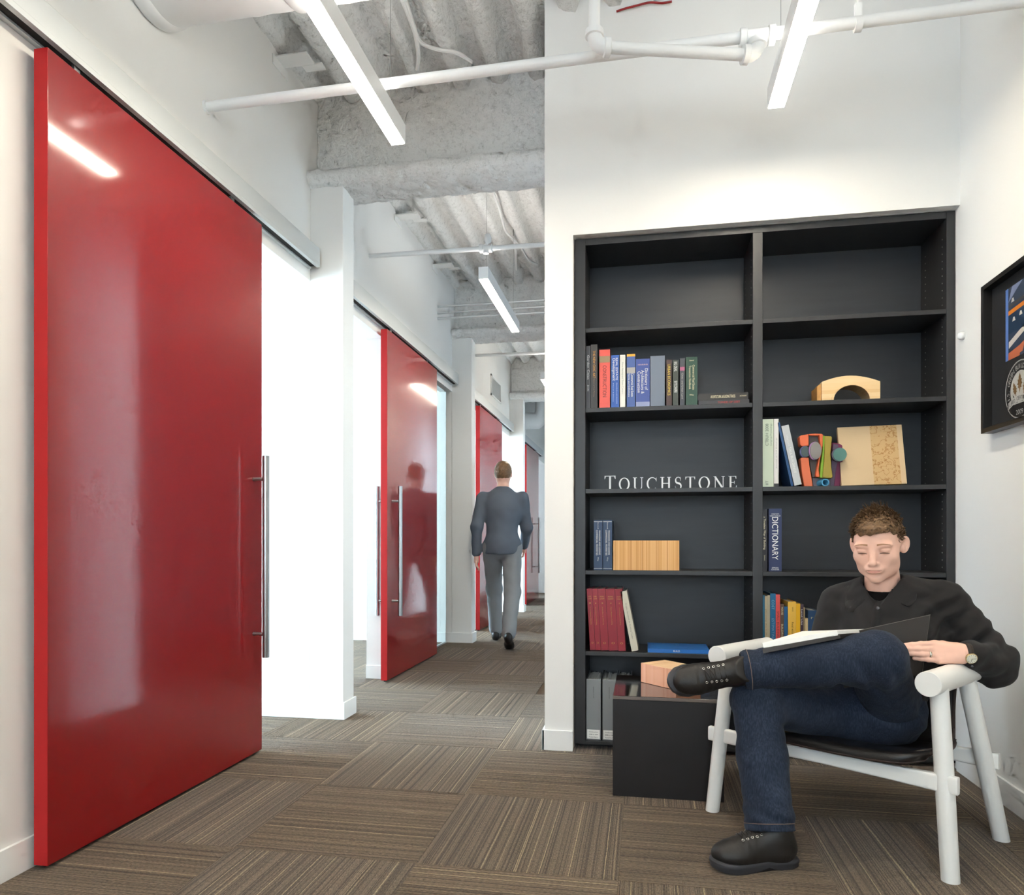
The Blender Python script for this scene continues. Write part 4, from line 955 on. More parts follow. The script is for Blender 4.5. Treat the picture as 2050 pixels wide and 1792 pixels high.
# the seal
sR = 0.1035; sz = at(2036, 781, X=XW - 0.012).z; sy = at(2013, 781, X=XW - 0.012).y - sR; SXX = XW - 0.0125
def sp(a, r): return Vector((SXX, sy - r * math.cos(a), sz + r * math.sin(a)))      # angle 0 points to the viewer's right
seal = MB()
def ringz(r0, r1, mi, off, n=64):
    seal.mi = mi
    seal.add([sp(2 * PI * k / n, r) - Vector((off, 0, 0)) for r in (r0, r1) for k in range(n)], [(k, (k + 1) % n, n + (k + 1) % n, n + k) for k in range(n)])
ringz(0.0001, sR, 0, 0.0); ringz(sR - 0.0045, sR, 1, 0.0004); ringz(0.0001, 0.066, 1, 0.0004)
txt = 'U.S. GREEN BUILDING COUNCIL'
for k, chh in enumerate(txt):
    if chh == ' ': continue
    a = math.radians(202 - k * 224.0 / (len(txt) - 1)); r = 0.0735
    radial = Vector((0, -math.cos(a), math.sin(a))); tang = Vector((0, -math.sin(a), -math.cos(a)))
    seal.mi = 1; put_text(seal, chh, sp(a, r) - Vector((0.0006, 0, 0)), tang, radial, 0.0165)
def leaf(cx, cz, s, tilt):
    pts = [(0, -1.0), (0.12, -0.45), (0.34, -0.5), (0.26, -0.2), (0.5, -0.1), (0.3, 0.1), (0.42, 0.36), (0.2, 0.36), (0.2, 0.62), (0.0, 0.95)]
    pts = pts + [(-a, b) for a, b in reversed(pts[1:-1])]
    seal.mi = 2
    o = Vector((SXX - 0.0008, sy, sz)); cs, sn = math.cos(tilt), math.sin(tilt)
    v = [o + Vector((0, -(cx + s * (a * cs - b * sn)), cz + s * (a * sn + b * cs))) for a, b in pts]
    v.append(o + Vector((0, -cx, cz))); n = len(pts); seal.add(v, [(k, (k + 1) % n, n) for k in range(n)])
leaf(0, 0.022, 0.037, 0.0); leaf(-0.034, 0.004, 0.030, 0.35); leaf(0.034, 0.004, 0.030, -0.35)
for s in (-1, 1):
    seal.mi = 0
    for q, wdt in ((0.05, 0.010), (0.03, 0.007)):
        seal.add([(SXX - 0.0007, sy - s * (q), sz - 0.012), (SXX - 0.0007, sy - s * (q - wdt), sz - 0.02), (SXX - 0.0007, sy - s * q * 0.45, sz - 0.046), (SXX - 0.0007, sy - s * (q * 0.45 + wdt), sz - 0.044)], [(0, 1, 2, 3)])
seal.mi = 0; seal.add([(SXX - 0.0009, sy + 0.09, sz - 0.05), (SXX - 0.0009, sy - 0.09, sz - 0.05), (SXX - 0.0009, sy - 0.062, sz - 0.0795), (SXX - 0.0009, sy + 0.062, sz - 0.0795)], [(0, 1, 2, 3)])
n = 14; arc = [(-0.078 + 0.156 * k / n, -0.062 + 0.020 * math.sin(PI * k / n)) for k in range(n + 1)]
seal.mi = 1; seal.add([(SXX - 0.0012, sy - a, sz + b + d) for d in (0, 0.024) for a, b in arc], [(k, k + 1, n + 2 + k, n + 1 + k) for k in range(n)])
seal.mi = 3
for k, chh in enumerate('LEED CERTIFIED'):
    a = -0.066 + 0.132 * k / 13.0
    if chh != ' ': put_text(seal, chh, (SXX - 0.0016, sy - a, sz - 0.062 + 0.020 * math.sin(PI * (a + 0.078) / 0.156) + 0.005), (0, -1, 0.25 * (-a / 0.078)), (0, 0, 1), 0.0135, 0.008)
seal.mi = 1; put_text(seal, '2009', (SXX - 0.0016, sy, sz - 0.089), (0, -1, 0), (0, 0, 1), 0.017)
seal.build('seal', [plain(26, 26, 28), plain(178, 178, 174, 0.3), plain(124, 96, 62, 0.4), plain(60, 60, 60)], fr)
# ================================================================== people: signed-distance bodies turned into one skin each
class Field:
    """smooth union of tapered capsules and ellipsoids, sampled on a grid and skinned"""
    def __init__(self): self.ops = []
    def cap(self, a, b, ra, rb=None, k=0.02, op='u', flat=None):
        self.ops.append(('cap', np.array(a, float), np.array(b, float), ra, ra if rb is None else rb, k, op, flat)); return self
    def ell(self, c, r, R=None, k=0.02, op='u'):
        self.ops.append(('ell', np.array(c, float), np.array(r, float), None if R is None else np.array(R, float), None, k, op, None)); return self
    def chain(self, pts, rs, k=0.02):
        for i in range(len(pts) - 1): self.cap(pts[i], pts[i + 1], rs[i], rs[i + 1], k)
        return self
    def plane(self, p, n, k=0.002):
        """cut away the side n points to"""
        self.ops.append(('plane', np.array(p, float), np.array(n, float) / np.linalg.norm(n), None, None, k, 'i', None)); return self
    def warp(self, fn): self.ops.append(('fn', fn, None, None, None, 0, 'w', None)); return self
    def value(self, P):
        d = np.full(len(P), 1e3)
        for (t, a, b, ra, rb, k, op, flat) in self.ops:
            if t == 'cap':
                ab = b - a; L2 = ab @ ab + 1e-12; h = np.clip(((P - a) @ ab) / L2, 0, 1)
                q = P - a - h[:, None] * ab
                if flat is not None:
                    ax, f = flat; ax = np.array(ax, float); c = q @ ax; q = q + np.outer(c * (1.0 / f - 1.0), ax)
                e = np.sqrt((q * q).sum(1)) - (ra + (rb - ra) * h)
            elif t == 'ell':
                q = P - a
                if ra is not None: q = q @ ra
                k0 = np.sqrt(((q / b) ** 2).sum(1)); k1 = np.sqrt(((q / (b * b)) ** 2).sum(1)) + 1e-9
                e = k0 * (k0 - 1.0) / k1
            elif t == 'plane':
                e = (P - a) @ b; hh = np.clip(0.5 + 0.5 * (e - d) / k, 0, 1); d = d + (e - d) * hh + k * hh * (1 - hh); continue
            else:
                d = d + a(P, d); continue
            if op == 'u':
                hh = np.clip(0.5 + 0.5 * (d - e) / k, 0, 1); d = d + (e - d) * hh - k * hh * (1 - hh)
            else:
                e = -e; hh = np.clip(0.5 + 0.5 * (e - d) / k, 0, 1); d = d + (e - d) * hh + k * hh * (1 - hh)
        return d
    def mesh(self, lo, hi, h):
        lo = np.array(lo, float); hi = np.array(hi, float); n = np.ceil((hi - lo) / h).astype(int) + 1
        g = [lo[i] + h * np.arange(n[i]) for i in range(3)]
        # coarse pass first: only blocks near the surface are sampled finely
        B = 6; nb = [int(math.ceil(k / B)) for k in n]
        cx = [lo[i] + h * (B * np.arange(nb[i]) + (B - 1) / 2.0) for i in range(3)]
        X, Y, Z = np.meshgrid(*cx, indexing='ij')
        dc = self.value(np.stack([X.ravel(), Y.ravel(), Z.ravel()], 1)).reshape(X.shape)
        D = np.repeat(np.repeat(np.repeat(np.where(dc < 0, -1.0, 1.0), B, 0), B, 1), B, 2)
        near = np.argwhere(np.abs(dc) < h * B * 1.25 + 0.007)
        o = np.stack(np.meshgrid(*[np.arange(B)] * 3, indexing='ij'), -1).reshape(-1, 3)
        for i in range(0, len(near), 1500):
            I = (near[i:i + 1500, None, :] * B + o[None]).reshape(-1, 3)
            D[I[:, 0], I[:, 1], I[:, 2]] = self.value(lo + h * I)
        D = D[:n[0], :n[1], :n[2]]
        return skin_grid(D, lo, h)

def skin_grid(D, lo, h):
    S = D < 0; n = D.shape
    c = [S[i:n[0] - 1 + i, j:n[1] - 1 + j, k:n[2] - 1 + k] for i in (0, 1) for j in (0, 1) for k in (0, 1)]
    cnt = sum(x.astype(int) for x in c); act = (cnt > 0) & (cnt < 8)
    idx = -np.ones(act.shape, int); cells = np.argwhere(act); idx[act] = np.arange(len(cells))
    acc = np.zeros((len(cells), 3)); num = np.zeros(len(cells))
    off = [(i, j, k) for i in (0, 1) for j in (0, 1) for k in (0, 1)]
    for a in off:
        for ax in range(3):
            if a[ax]: continue
            b = list(a); b[ax] = 1
            da = D[cells[:, 0] + a[0], cells[:, 1] + a[1], cells[:, 2] + a[2]]; db = D[cells[:, 0] + b[0], cells[:, 1] + b[1], cells[:, 2] + b[2]]
            m = (da < 0) != (db < 0); t = np.zeros(len(cells)); t[m] = da[m] / (da[m] - db[m])
            p = np.tile(np.array(a, float), (len(cells), 1)); p[:, ax] += t
            acc[m] += p[m]; num[m] += 1
    V = lo + h * (cells + acc / num[:, None])
    F = []
    for ax in range(3):
        u, v = (ax + 1) % 3, (ax + 2) % 3
        sl0 = [slice(None)] * 3; sl1 = [slice(None)] * 3; sl0[ax] = slice(0, n[ax] - 1); sl1[ax] = slice(1, n[ax])
        e0, e1 = S[tuple(sl0)], S[tuple(sl1)]
        for flip in (False, True):
            m = (e0 & ~e1) if not flip else (~e0 & e1)
            q = np.argwhere(m); ok = (q[:, u] > 0) & (q[:, v] > 0) & (q[:, u] < n[u] - 1) & (q[:, v] < n[v] - 1); q = q[ok]
            def gi(du, dv):
                r = q.copy(); r[:, u] -= du; r[:, v] -= dv; return idx[r[:, 0], r[:, 1], r[:, 2]]
            quad = np.stack([gi(1, 1), gi(0, 1), gi(0, 0), gi(1, 0)], 1)
            if flip: quad = quad[:, ::-1]
            F.append(quad)
    F = np.concatenate(F); F = F[(F >= 0).all(1)]
    return V, F

def np_mesh(name, parts, m, parent, smooth=True, mat_idx=None):
    """parts: list of (V, F) joined into one object under parent"""
    V = np.concatenate([p[0] for p in parts]); F = []; o = 0
    for v, f in parts: F.append(np.asarray(f) + o); o += len(v)
    F = np.concatenate(F)
    loc = Vector(((V[:, 0].min() + V[:, 0].max()) / 2, (V[:, 1].min() + V[:, 1].max()) / 2, V[:, 2].min()))
    A = V - np.array(loc)
    me = bpy.data.meshes.new(name); me.vertices.add(len(A)); me.vertices.foreach_set('co', A.astype(np.float32).ravel())
    k = F.shape[1]
    me.loops.add(F.size); me.loops.foreach_set('vertex_index', F.astype(np.int32).ravel())
    me.polygons.add(len(F)); me.polygons.foreach_set('loop_start', np.arange(0, F.size, k, dtype=np.int32))
    for mm in (m if isinstance(m, (list, tuple)) else [m]): me.materials.append(mm)
    if mat_idx is not None: me.polygons.foreach_set('material_index', np.asarray(mat_idx, dtype=np.int32))
    me.update(calc_edges=True); me.validate()
    me.polygons.foreach_set('use_smooth', [smooth] * len(me.polygons))
    ob = bpy.data.objects.new(name, me); COL.objects.link(ob)
    if parent: ob.parent = parent; ob.location = loc - Vector(WORLD[parent.name])
    else: ob.location = loc
    WORLD[ob.name] = loc
    return ob

def vnoise(P, sc, seed=0.0):
    """cheap smooth wrinkles: a few sums of sines"""
    x, y, z = (P * sc + seed).T
    return (np.sin(x * 1.0 + 1.3 * np.sin(y * 0.7 + 2.1 * np.sin(z * 0.5))) * np.sin(y * 1.1 + 0.9 * np.sin(z * 0.8 + 1.7 * np.sin(x * 0.6))) + 0.5 * np.sin(1.9 * z + 1.4 * np.sin(1.3 * x + 0.8 * np.sin(1.7 * y)))) / 1.5
def basis(f, u):
    """orthonormal axes: columns are side, forward, up"""
    f = Vector(f).normalized(); u = Vector(u); u = (u - f * u.dot(f)).normalized(); s = f.cross(u)
    return np.array([s, f, u]).T
# viewing axes, used only to think about poses: right, up, away
VR = Vector((math.cos(YAW), math.sin(YAW), 0)); VU = Vector((0, 0, 1)); VD = Vector((-math.sin(YAW), math.cos(YAW), 0))
def vdir(r, u, d): return VR * r + VU * u + VD * d

M['skin'] = mat('fair_skin', rgb(238, 190, 168), 0.5, spec=0.35, vary=0.05, vscale=22, sss=0.0)
M['hair'] = mat('brown_hair', rgb(116, 88, 60), 0.5, spec=0.4, vary=0.4, vscale=90)
M['shirt'] = mat('black_cotton', rgb(36, 34, 34), 0.8, spec=0.25, vary=0.18, vscale=10, bump=0.12, bscale=500, sheen=0.06)
M['tee'] = mat('black_jersey', rgb(18, 16, 17), 0.9, spec=0.1)
M['shoe'] = mat('black_oiled_leather', rgb(30, 27, 25), 0.5, spec=0.45, vary=0.3, vscale=25, bump=0.15, bscale=160)
M['sole'] = mat('dark_grey_rubber', rgb(48, 48, 52), 0.6)
M['lace'] = mat('dark_lace', rgb(30, 24, 22), 0.8)
M['eyelet'] = mat('nickel_eyelet', rgb(206, 204, 198), 0.25, metal=0.9)
M['lip'] = mat('lip', rgb(222, 158, 142), 0.45, spec=0.4)
M['eyeline'] = mat('lash_line', rgb(104, 72, 60), 0.7)
M['brow'] = mat('eyebrow_hair', rgb(168, 122, 92), 0.8)

man = thing('person', 'seated man in black shirt and dark jeans reading, legs crossed, in the white chair', 'person', (0.62, 2.55, 0.0))
V3 = lambda u, v, d: np.array(dep(u, v, d))
# ---- joints
HEADC = V3(1758, 1092, 2.42)
NECK = V3(1768, 1180, 2.47); CHEST = V3(1780, 1255, 2.48); WAIST = V3(1765, 1350, 2.47); PEL = V3(1740, 1418, 2.46)
RSH, LSH = V3(1678, 1207, 2.59), V3(1893, 1203, 2.39)
TF = vdir(-0.60, 0, -0.80); TS = vdir(0.80, 0, -0.60)          # where his chest faces; his left
td = lambda s, u, f: np.array(TS * s + VU * u + TF * f)
TB = np.array([list(TS), list(TF), list(VU)]).T
REL, RWR = V3(1642, 1325, 2.55), V3(1702, 1312, 2.43)
LEL, LWR = V3(1995, 1325, 2.31), V3(1933, 1309, 2.20)
RHIP, LHIP = V3(1688, 1432, 2.47), V3(1778, 1432, 2.45)
RKN, RAN = V3(1514, 1402, 2.30), V3(1542, 1671, 2.175)
LKN, LAN = V3(1757, 1318, 2.20), V3(1489, 1342, 2.27)

# ---- head (local axes: side = his left, forward, up), bent down over the book
hf = vdir(-0.61, -0.25, -0.79); HB = basis(hf, vdir(-0.03, 1, 0.0)); HB[:, 0] *= 1
HB = np.array([-HB[:, 0], HB[:, 1], HB[:, 2]]).T if HB[:, 0] @ np.array(VR) < 0 else HB
def hl(x, y, z): return HEADC + HB @ np.array([x, y, z])
def head_field():
    f = Field()
    E = lambda c, r, k=0.02, op='u': f.ell(hl(*c), r, HB, k, op)
    E((0, -0.012, 0.034), (0.0715, 0.094, 0.072), 0.01)                     # skull
    E((0, 0.030, -0.010), (0.066, 0.058, 0.080), 0.03)                       # face mass
    E((0, 0.036, -0.062), (0.050, 0.046, 0.050), 0.03)                       # jaw
    E((0, 0.068, -0.097), (0.020, 0.017, 0.016), 0.022)                      # chin
    for s in (-1, 1):
        E((s * 0.044, 0.008, -0.064), (0.015, 0.034, 0.028), 0.03)           # jaw corner
        E((s * 0.044, 0.055, -0.022), (0.021, 0.019, 0.017), 0.024)          # cheek bone
        E((s * 0.034, 0.076, 0.020), (0.026, 0.012, 0.009), 0.014)           # brow
        E((s * 0.033, 0.092, -0.001), (0.0165, 0.012, 0.0105), 0.010, 's')   # eye socket
        E((s * 0.0335, 0.0745, -0.001), (0.0150, 0.0130, 0.0118), 0.004)     # lidded eye
        E((s * 0.0335, 0.0765, 0.0025), (0.0162, 0.0120, 0.0080), 0.003)     # upper lid
        E((s * 0.0105, 0.089, -0.040), (0.0070, 0.009, 0.0062), 0.005)       # nostril wing
    f.cap(hl(0, 0.082, 0.014), hl(0, 0.106, -0.032), 0.0078, 0.0105, 0.009)  # nose ridge
    E((0, 0.105, -0.036), (0.0108, 0.0105, 0.0090), 0.007)                   # nose tip
    E((0, 0.086, -0.060), (0.026, 0.010, 0.016), 0.014)                      # muzzle
    E((0, 0.0915, -0.0590), (0.0215, 0.0068, 0.0044), 0.005)                 # upper lip
    E((0, 0.0905, -0.0688), (0.0190, 0.0075, 0.0052), 0.005)                 # lower lip
    E((0, 0.1000, -0.0636), (0.0235, 0.0055, 0.0014), 0.0025, 's')           # mouth line
    E((0, 0.090, -0.0800), (0.020, 0.006, 0.005), 0.008, 's')
    for s in (-1, 1):                                                        # ears
        c = hl(s * 0.0735, -0.004, -0.004); R = basis(HB @ np.array([s * 0.60, 0.74, 0.0]), HB @ np.array([s * 0.12, -0.16, 1]))
        f.ell(c + HB @ np.array([s * 0.005, -0.005, 0.003]), (0.018, 0.0052, 0.030), R, 0.007)
        f.ell(c + HB @ np.array([s * 0.0085, 0.0, 0.005]), (0.0105, 0.006, 0.020), R, 0.003, 's')
        f.ell(c + HB @ np.array([s * 0.002, 0.004, -0.010]), (0.007, 0.005, 0.013), R, 0.005)
    f.cap(hl(0, -0.030, -0.05), NECK + np.array([0, 0, -0.03]), 0.050, 0.060, 0.018)
    return f
hfld = head_field()
hlo, hhi = HEADC - np.array([0.15, 0.16, 0.19]), HEADC + np.array([0.15, 0.16, 0.155])
HVf = hfld.mesh(hlo, hhi, 0.0023)

# ---- left hand: back towards us, fingers round the book's edge, resting on the chair arm
def hand_field(wr, dirs, back, spread, curl, size=1.0, side=1):
    """wrist point, pointing direction, direction the back of the hand faces; returns field and finger joints"""
    f = Field(); F = Vector(dirs).normalized(); U = Vector(back); U = (U - F * U.dot(F)).normalized(); S = F.cross(U) * side   # S: towards the thumb
    W = Vector(wr)
    P = lambda a, b, c: W + F * (a * size) + S * (b * size) + U * (c * size)
    f.cap(P(-0.016, 0, -0.002), P(0.01, 0, 0), 0.026 * size, 0.0245 * size, 0.01, flat=(np.array(U), 0.72))
    for b, e in ((0.026, 0.088), (0.009, 0.092), (-0.009, 0.087), (-0.026, 0.078)):
        f.cap(P(0.012, b * 0.55, 0.0), P(e, b, 0.002), 0.0165 * size, 0.0118 * size, 0.014)
    joints = []
    for i, (b, e, ln) in enumerate(((0.0265, 0.086, (0.040, 0.025, 0.020)), (0.0090, 0.090, (0.045, 0.028, 0.021)), (-0.0090, 0.085, (0.041, 0.026, 0.021)), (-0.0262, 0.075, (0.032, 0.020, 0.018)))):
        p = P(e, b, 0.002); d0 = (F + S * spread[i]).normalized(); pts = [p]; ang = 0.0
        for j in range(3):
            ang += curl[i][j]; d = d0 * math.cos(ang) - U * math.sin(ang); p = p + d * (ln[j] * size); pts.append(p)
        r = (0.0098, 0.0092, 0.0084, 0.0072) if i < 3 else (0.0086, 0.008, 0.0074, 0.0064)
        f.chain([np.array(q) for q in pts], [x * size for x in r], 0.0045); joints.append(pts)
    tp = [P(0.022, 0.020, -0.012), P(0.050, 0.030, -0.036), P(0.076, 0.030, -0.052), P(0.100, 0.026, -0.058)]
    f.chain([np.array(q) for q in tp], [0.0165 * size, 0.0125 * size, 0.0105 * size, 0.0085 * size], 0.008)
    return f, joints, (W, F, S, U)
ldir = vdir(-0.95, 0.03, 0.16)
LHF, LHJ, LHA = hand_field(LWR, ldir, vdir(-0.45, 0.30, -0.9), (-0.10, -0.03, 0.04, 0.10), ((0.06, 0.08, 0.06), (0.05, 0.08, 0.06), (0.08, 0.12, 0.08), (0.18, 0.20, 0.12)), 1.0, 1)
if (LHA[2].dot(VU)) < 0:      # the thumb side must point up
    LHF, LHJ, LHA = hand_field(LWR, ldir, vdir(-0.45, 0.30, -0.9), (-0.10, -0.03, 0.04, 0.10), ((0.06, 0.08, 0.06), (0.05, 0.08, 0.06), (0.08, 0.12, 0.08), (0.18, 0.20, 0.12)), 1.0, -1)
rdir = vdir(0.85, 0.02, -0.42)
RHF, RHJ, RHA = hand_field(RWR, rdir, vdir(-0.1, -0.9, -0.3), (0.04, 0.0, -0.03, -0.07), ((0.25, 0.3, 0.2),) * 4, 1.0, 1)
def around(pts, pad): a = np.array([np.array(p) for p in pts]); return a.min(0) - pad, a.max(0) + pad
lp = [q for j in LHJ for q in j] + [LHA[0] - LHA[1] * 0.05]
lo, hi = around(lp, 0.045); LHm = LHF.mesh(lo, hi, 0.0019)
rp = [q for j in RHJ for q in j] + [RHA[0] - RHA[1] * 0.05]
lo, hi = around(rp, 0.045); RHm = RHF.mesh(lo, hi, 0.0030)
# ---- trunk and limbs inside the clothes
bf = Field()
bf.chain([PEL, WAIST, CHEST, NECK], [0.105, 0.100, 0.100, 0.052], 0.04)
bf.cap(RSH, LSH, 0.058, 0.058, 0.05)
for a, b, c, r in ((RSH, REL, RWR, (0.046, 0.038, 0.026)), (LSH, LEL, LWR, (0.046, 0.038, 0.026))): bf.chain([a, b, c], r, 0.02)
for a, b, c in ((RHIP, RKN, RAN), (LHIP, LKN, LAN)): bf.chain([a, b, c], (0.074, 0.050, 0.036), 0.03)
lo, hi = around([PEL, NECK, RSH, LSH, REL, LEL, RKN, LKN, RAN, LAN, RHIP, LHIP, RWR, LWR], 0.14); BODm = bf.mesh(lo, hi, 0.011)
body = np_mesh('body', [HVf, LHm, RHm, BODm], M['skin'], man)

# ---- face details that are colour, laid over the skin
def on_face(x, z, lift=0.0006, y0=0.14):
    """point of the face skin in front of local (x, z)"""
    a, b = 0.02, y0
    ys = np.linspace(y0, 0.0, 141); P = np.array([hl(x, y, z) for y in ys]); d = hfld.value(P); i = int(np.argmax(d < 0))
    y = ys[i] + 0.001 * 0 ; y = ys[i - 1] + (ys[i] - ys[i - 1]) * d[i - 1] / (d[i - 1] - d[i]) if i > 0 else ys[i]
    return hl(x, y + lift, z)
def strip(name, pts, widths, m, lift=0.0006):
    mb = MB(); vs = []
    for (x, z), w in zip(pts, widths): vs += [on_face(x, z + w, lift), on_face(x, z, lift * 1.6), on_face(x, z - w, lift)]
    n = len(pts); fs = []
    for i in range(n - 1): fs += [(3 * i, 3 * i + 1, 3 * i + 4, 3 * i + 3), (3 * i + 1, 3 * i + 2, 3 * i + 5, 3 * i + 4)]
    mb.add(vs, fs); return mb.build(name, m, body, smooth=True)
for s in (-1, 1):
    strip('lash_line', [(s * (0.0335 + 0.0145 * t), -0.0052 + 0.0036 * t * t * -1 + 0.001) for t in np.linspace(-1, 1, 11)], [0.0009 + 0.0011 * (1 - t * t) for t in np.linspace(-1, 1, 11)], M['eyeline'], 0.0005)
    strip('eyebrow', [(s * (0.014 + 0.040 * t), 0.0185 + 0.007 * math.sin(PI * (0.25 + 0.6 * t))) for t in np.linspace(0, 1, 11)], [0.0032 * (1 - 0.75 * t) for t in np.linspace(0, 1, 11)], M['brow'], 0.0007)
strip('lips', [(0.022 * t, -0.0655 - 0.0015 * (1 - t * t) + 0.0022 * abs(t)) for t in np.linspace(-1, 1, 15)], [0.0003 + 0.0042 * (1 - t * t) for t in np.linspace(-1, 1, 15)], M['lip'], 0.0003)
strip('lip_line', [(0.024 * t, -0.0636 + 0.0012 * abs(t)) for t in np.linspace(-1, 1, 13)], [0.0003 + 0.0006 * (1 - t * t) for t in np.linspace(-1, 1, 13)], M['eyeline'], 0.0008)

# ---- hair: a cap over the skull with short tufts
def hair_field():
    f = Field()
    f.ell(hl(0, -0.016, 0.038), (0.0745, 0.098, 0.076), HB, 0.01)
    f.ell(hl(0, 0.012, 0.070), (0.060, 0.078, 0.044), HB, 0.02)
    def cut(P, d):
        q = (P - HEADC) @ HB; x, y, z = q[:, 0], q[:, 1], q[:, 2]
        ax = np.abs(x)
        # the hair line: high over the brow, down to sideburns in front of the ears, round them, to the nape
        fr = 0.060 + 0.010 * np.sin(x * 60) - 0.006 * np.cos(x * 150)
        side = np.where(ax > 0.050, 0.060 - (ax - 0.050) * 2.2, 0.060)
        line = np.where(y > 0.03, np.minimum(fr, side), np.where(y > -0.012, -0.012 + (y + 0.012) * 0.6, np.where(y > -0.035, 0.012 - (y + 0.012) * -0.8, -0.030 + (y + 0.035) * 0.7)))
        e = line - z
        return np.maximum(d, e) - d + 0.0022 * vnoise(P, 170.0) * (e < 0) + 0.0018 * vnoise(P, 420.0, 3.0) * (e < 0)
    f.warp(cut); return f
HAIRm = hair_field().mesh(HEADC - np.array([0.14, 0.14, 0.09]), HEADC + np.array([0.14, 0.14, 0.16]), 0.0026)
tv, tf = [], []
rnd = random.Random(3)
for k in range(4200):
    th = rnd.uniform(0, 2 * PI); ph = math.acos(rnd.uniform(-0.25, 1.0))
    n = np.array([math.sin(ph) * math.cos(th), math.sin(ph) * math.sin(th), math.cos(ph)])
    p = np.array([0, -0.014, 0.038]) + n * np.array([0.0745, 0.097, 0.077])
    if n[2] > 0.55: p[2] += 0.004
    x, y, z = p
    if y > 0.03 and z < 0.064 - max(0, abs(x) - 0.05) * 1.6: continue
    if -0.035 < y <= 0.03 and z < 0.0 + (0.014 if y < 0 else 0): continue
    if y <= -0.035 and z < -0.02: continue
    # combed forward and to his right over the brow, tousled on the crown
    comb = np.array([-0.45 if z > 0.05 else 0.0, 0.75 if z > 0.05 else 0.25, -0.15 if z < 0.1 else 0.25]) + np.array([rnd.uniform(-1, 1), rnd.uniform(-1, 1), rnd.uniform(-0.8, 0.8)]) * 0.45
    d = n * (0.55 if n[2] > 0.4 else 0.28) + comb * 0.8; d /= np.linalg.norm(d)
    L = rnd.uniform(0.012, 0.024) if n[2] > 0.2 else rnd.uniform(0.007, 0.013)
    if n[2] > 0.88 and rnd.random() < 0.2: L *= 1.5; d = n + 0.4 * comb; d /= np.linalg.norm(d)
    w = rnd.uniform(0.0012, 0.0026); s = np.cross(d, n); s /= (np.linalg.norm(s) + 1e-9)
    b = p - n * 0.003; mid = p + d * L * 0.55 + n * L * 0.12; tip = p + d * L
    o = len(tv)
    tv += [HEADC + HB @ q for q in (b - s * w, b + s * w, mid + s * w * 0.8, mid - s * w * 0.8, mid + n * w * 0.8, tip, tip + s * 0.0002, tip - s * 0.0002)]
    tf += [(o, o + 1, o + 2, o + 3), (o, o + 4, o + 2, o + 1), (o, o + 3, o + 4, o), (o + 3, o + 2, o + 6, o + 5), (o + 4, o + 3, o + 7, o + 5), (o + 2, o + 4, o + 5, o + 6)]
tf = [f if len(set(f)) == 4 else (f[0], f[1], f[2], f[2]) for f in tf]
hq = np.array(tf)
hair = np_mesh('hair', [HAIRm], M['hair'], man)
hmb = MB(); hmb.add([tuple(v) for v in tv], [tuple(dict.fromkeys(f)) for f in tf]); hs = hmb.build('hair_tufts', M['hair'], hair, smooth=True)

# ---- shirt
sf = Field()
sf.chain([WAIST + np.array([0, 0, -0.03]), WAIST, CHEST, (CHEST + NECK) / 2 + np.array([0, 0, 0.0])], [0.135, 0.138, 0.140, 0.115], 0.06)
sf.ell(CHEST + np.array([0.0, 0.0, -0.01]), (0.190, 0.122, 0.14), TB, 0.05)
sf.chain([NECK + td(-0.02, -0.015, 0.0), RSH + td(0.02, 0.008, 0)], [0.062, 0.058], 0.05)
sf.chain([NECK + td(0.02, -0.015, 0.0), LSH + td(-0.02, 0.008, 0)], [0.062, 0.058], 0.05)
sf.chain([RSH, REL, RWR - (RWR - REL) * 0.12], [0.064, 0.056, 0.042], 0.025)
cuffp = LWR - (LWR - LEL) * 0.16
sf.chain([LSH, LEL, cuffp], [0.064, 0.060, 0.046], 0.022)
sf.ell(LEL + np.array(vdir(-0.015, -0.045, 0.0)), (0.050, 0.055, 0.036), np.array([list(VR), list(VD), list(VU)]).T, 0.03)
def folds(P, d):
    w = np.zeros(len(P))
    for c, r, dr, amp, fq in ((LEL + np.array(vdir(-0.04, 0.03, -0.02)), 0.11, LEL - LSH, 0.0080, 105.0), (RSH + np.array(vdir(0.05, -0.06, -0.06)), 0.10, vdir(0.5, 0.8, 0), 0.0075, 95.0),
                              (LSH + np.array(vdir(-0.06, -0.06, -0.06)), 0.11, vdir(-0.55, 0.8, 0), 0.0080, 95.0), (CHEST + np.array(vdir(-0.03, -0.06, -0.1)), 0.16, vdir(0.25, 0.95, 0), 0.0055, 80.0)):
        q = P - c; g = np.exp(-(q * q).sum(1) / (r * r)); dd = np.array(dr) / np.linalg.norm(dr)
        w += amp * g * np.sin(q @ dd * fq + 2.2 * vnoise(P, 16.0))
    return w + 0.0022 * vnoise(P, 34.0) + 0.0012 * vnoise(P, 75.0, 2.0)
sf.warp(folds)
# neck opening and cuff ends
sf.cap(NECK + np.array([0, 0, 0.20]), NECK + td(0, 0.0, 0.030), 0.066, 0.060, 0.006, 's')
sf.cap(NECK + td(0, 0.006, 0.085), NECK + td(0, -0.050, 0.125), 0.036, 0.010, 0.006, 's')
ld = (LWR - LEL) / np.linalg.norm(LWR - LEL); rd = (RWR - REL) / np.linalg.norm(RWR - REL)
lo, hi = around([WAIST - np.array([0, 0, 0.1]), NECK, RSH, LSH, REL, LEL, RWR, LWR], 0.17)
SHm = sf.mesh(lo, hi, 0.0048)
shirt = np_mesh('shirt', [SHm], M['shirt'], man)
tfd = Field(); tfd.cap(NECK + td(0, -0.014, 0.004), CHEST + td(0, 0.02, 0.015), 0.066, 0.118, 0.03)
tfd.cap(NECK + np.array([0, 0, 0.2]), NECK + td(0, 0.026, 0.014), 0.064, 0.060, 0.006, 's')
lo, hi = around([NECK, CHEST], 0.12); np_mesh('undershirt', [tfd.mesh(lo, hi, 0.005)], M['tee'], man)
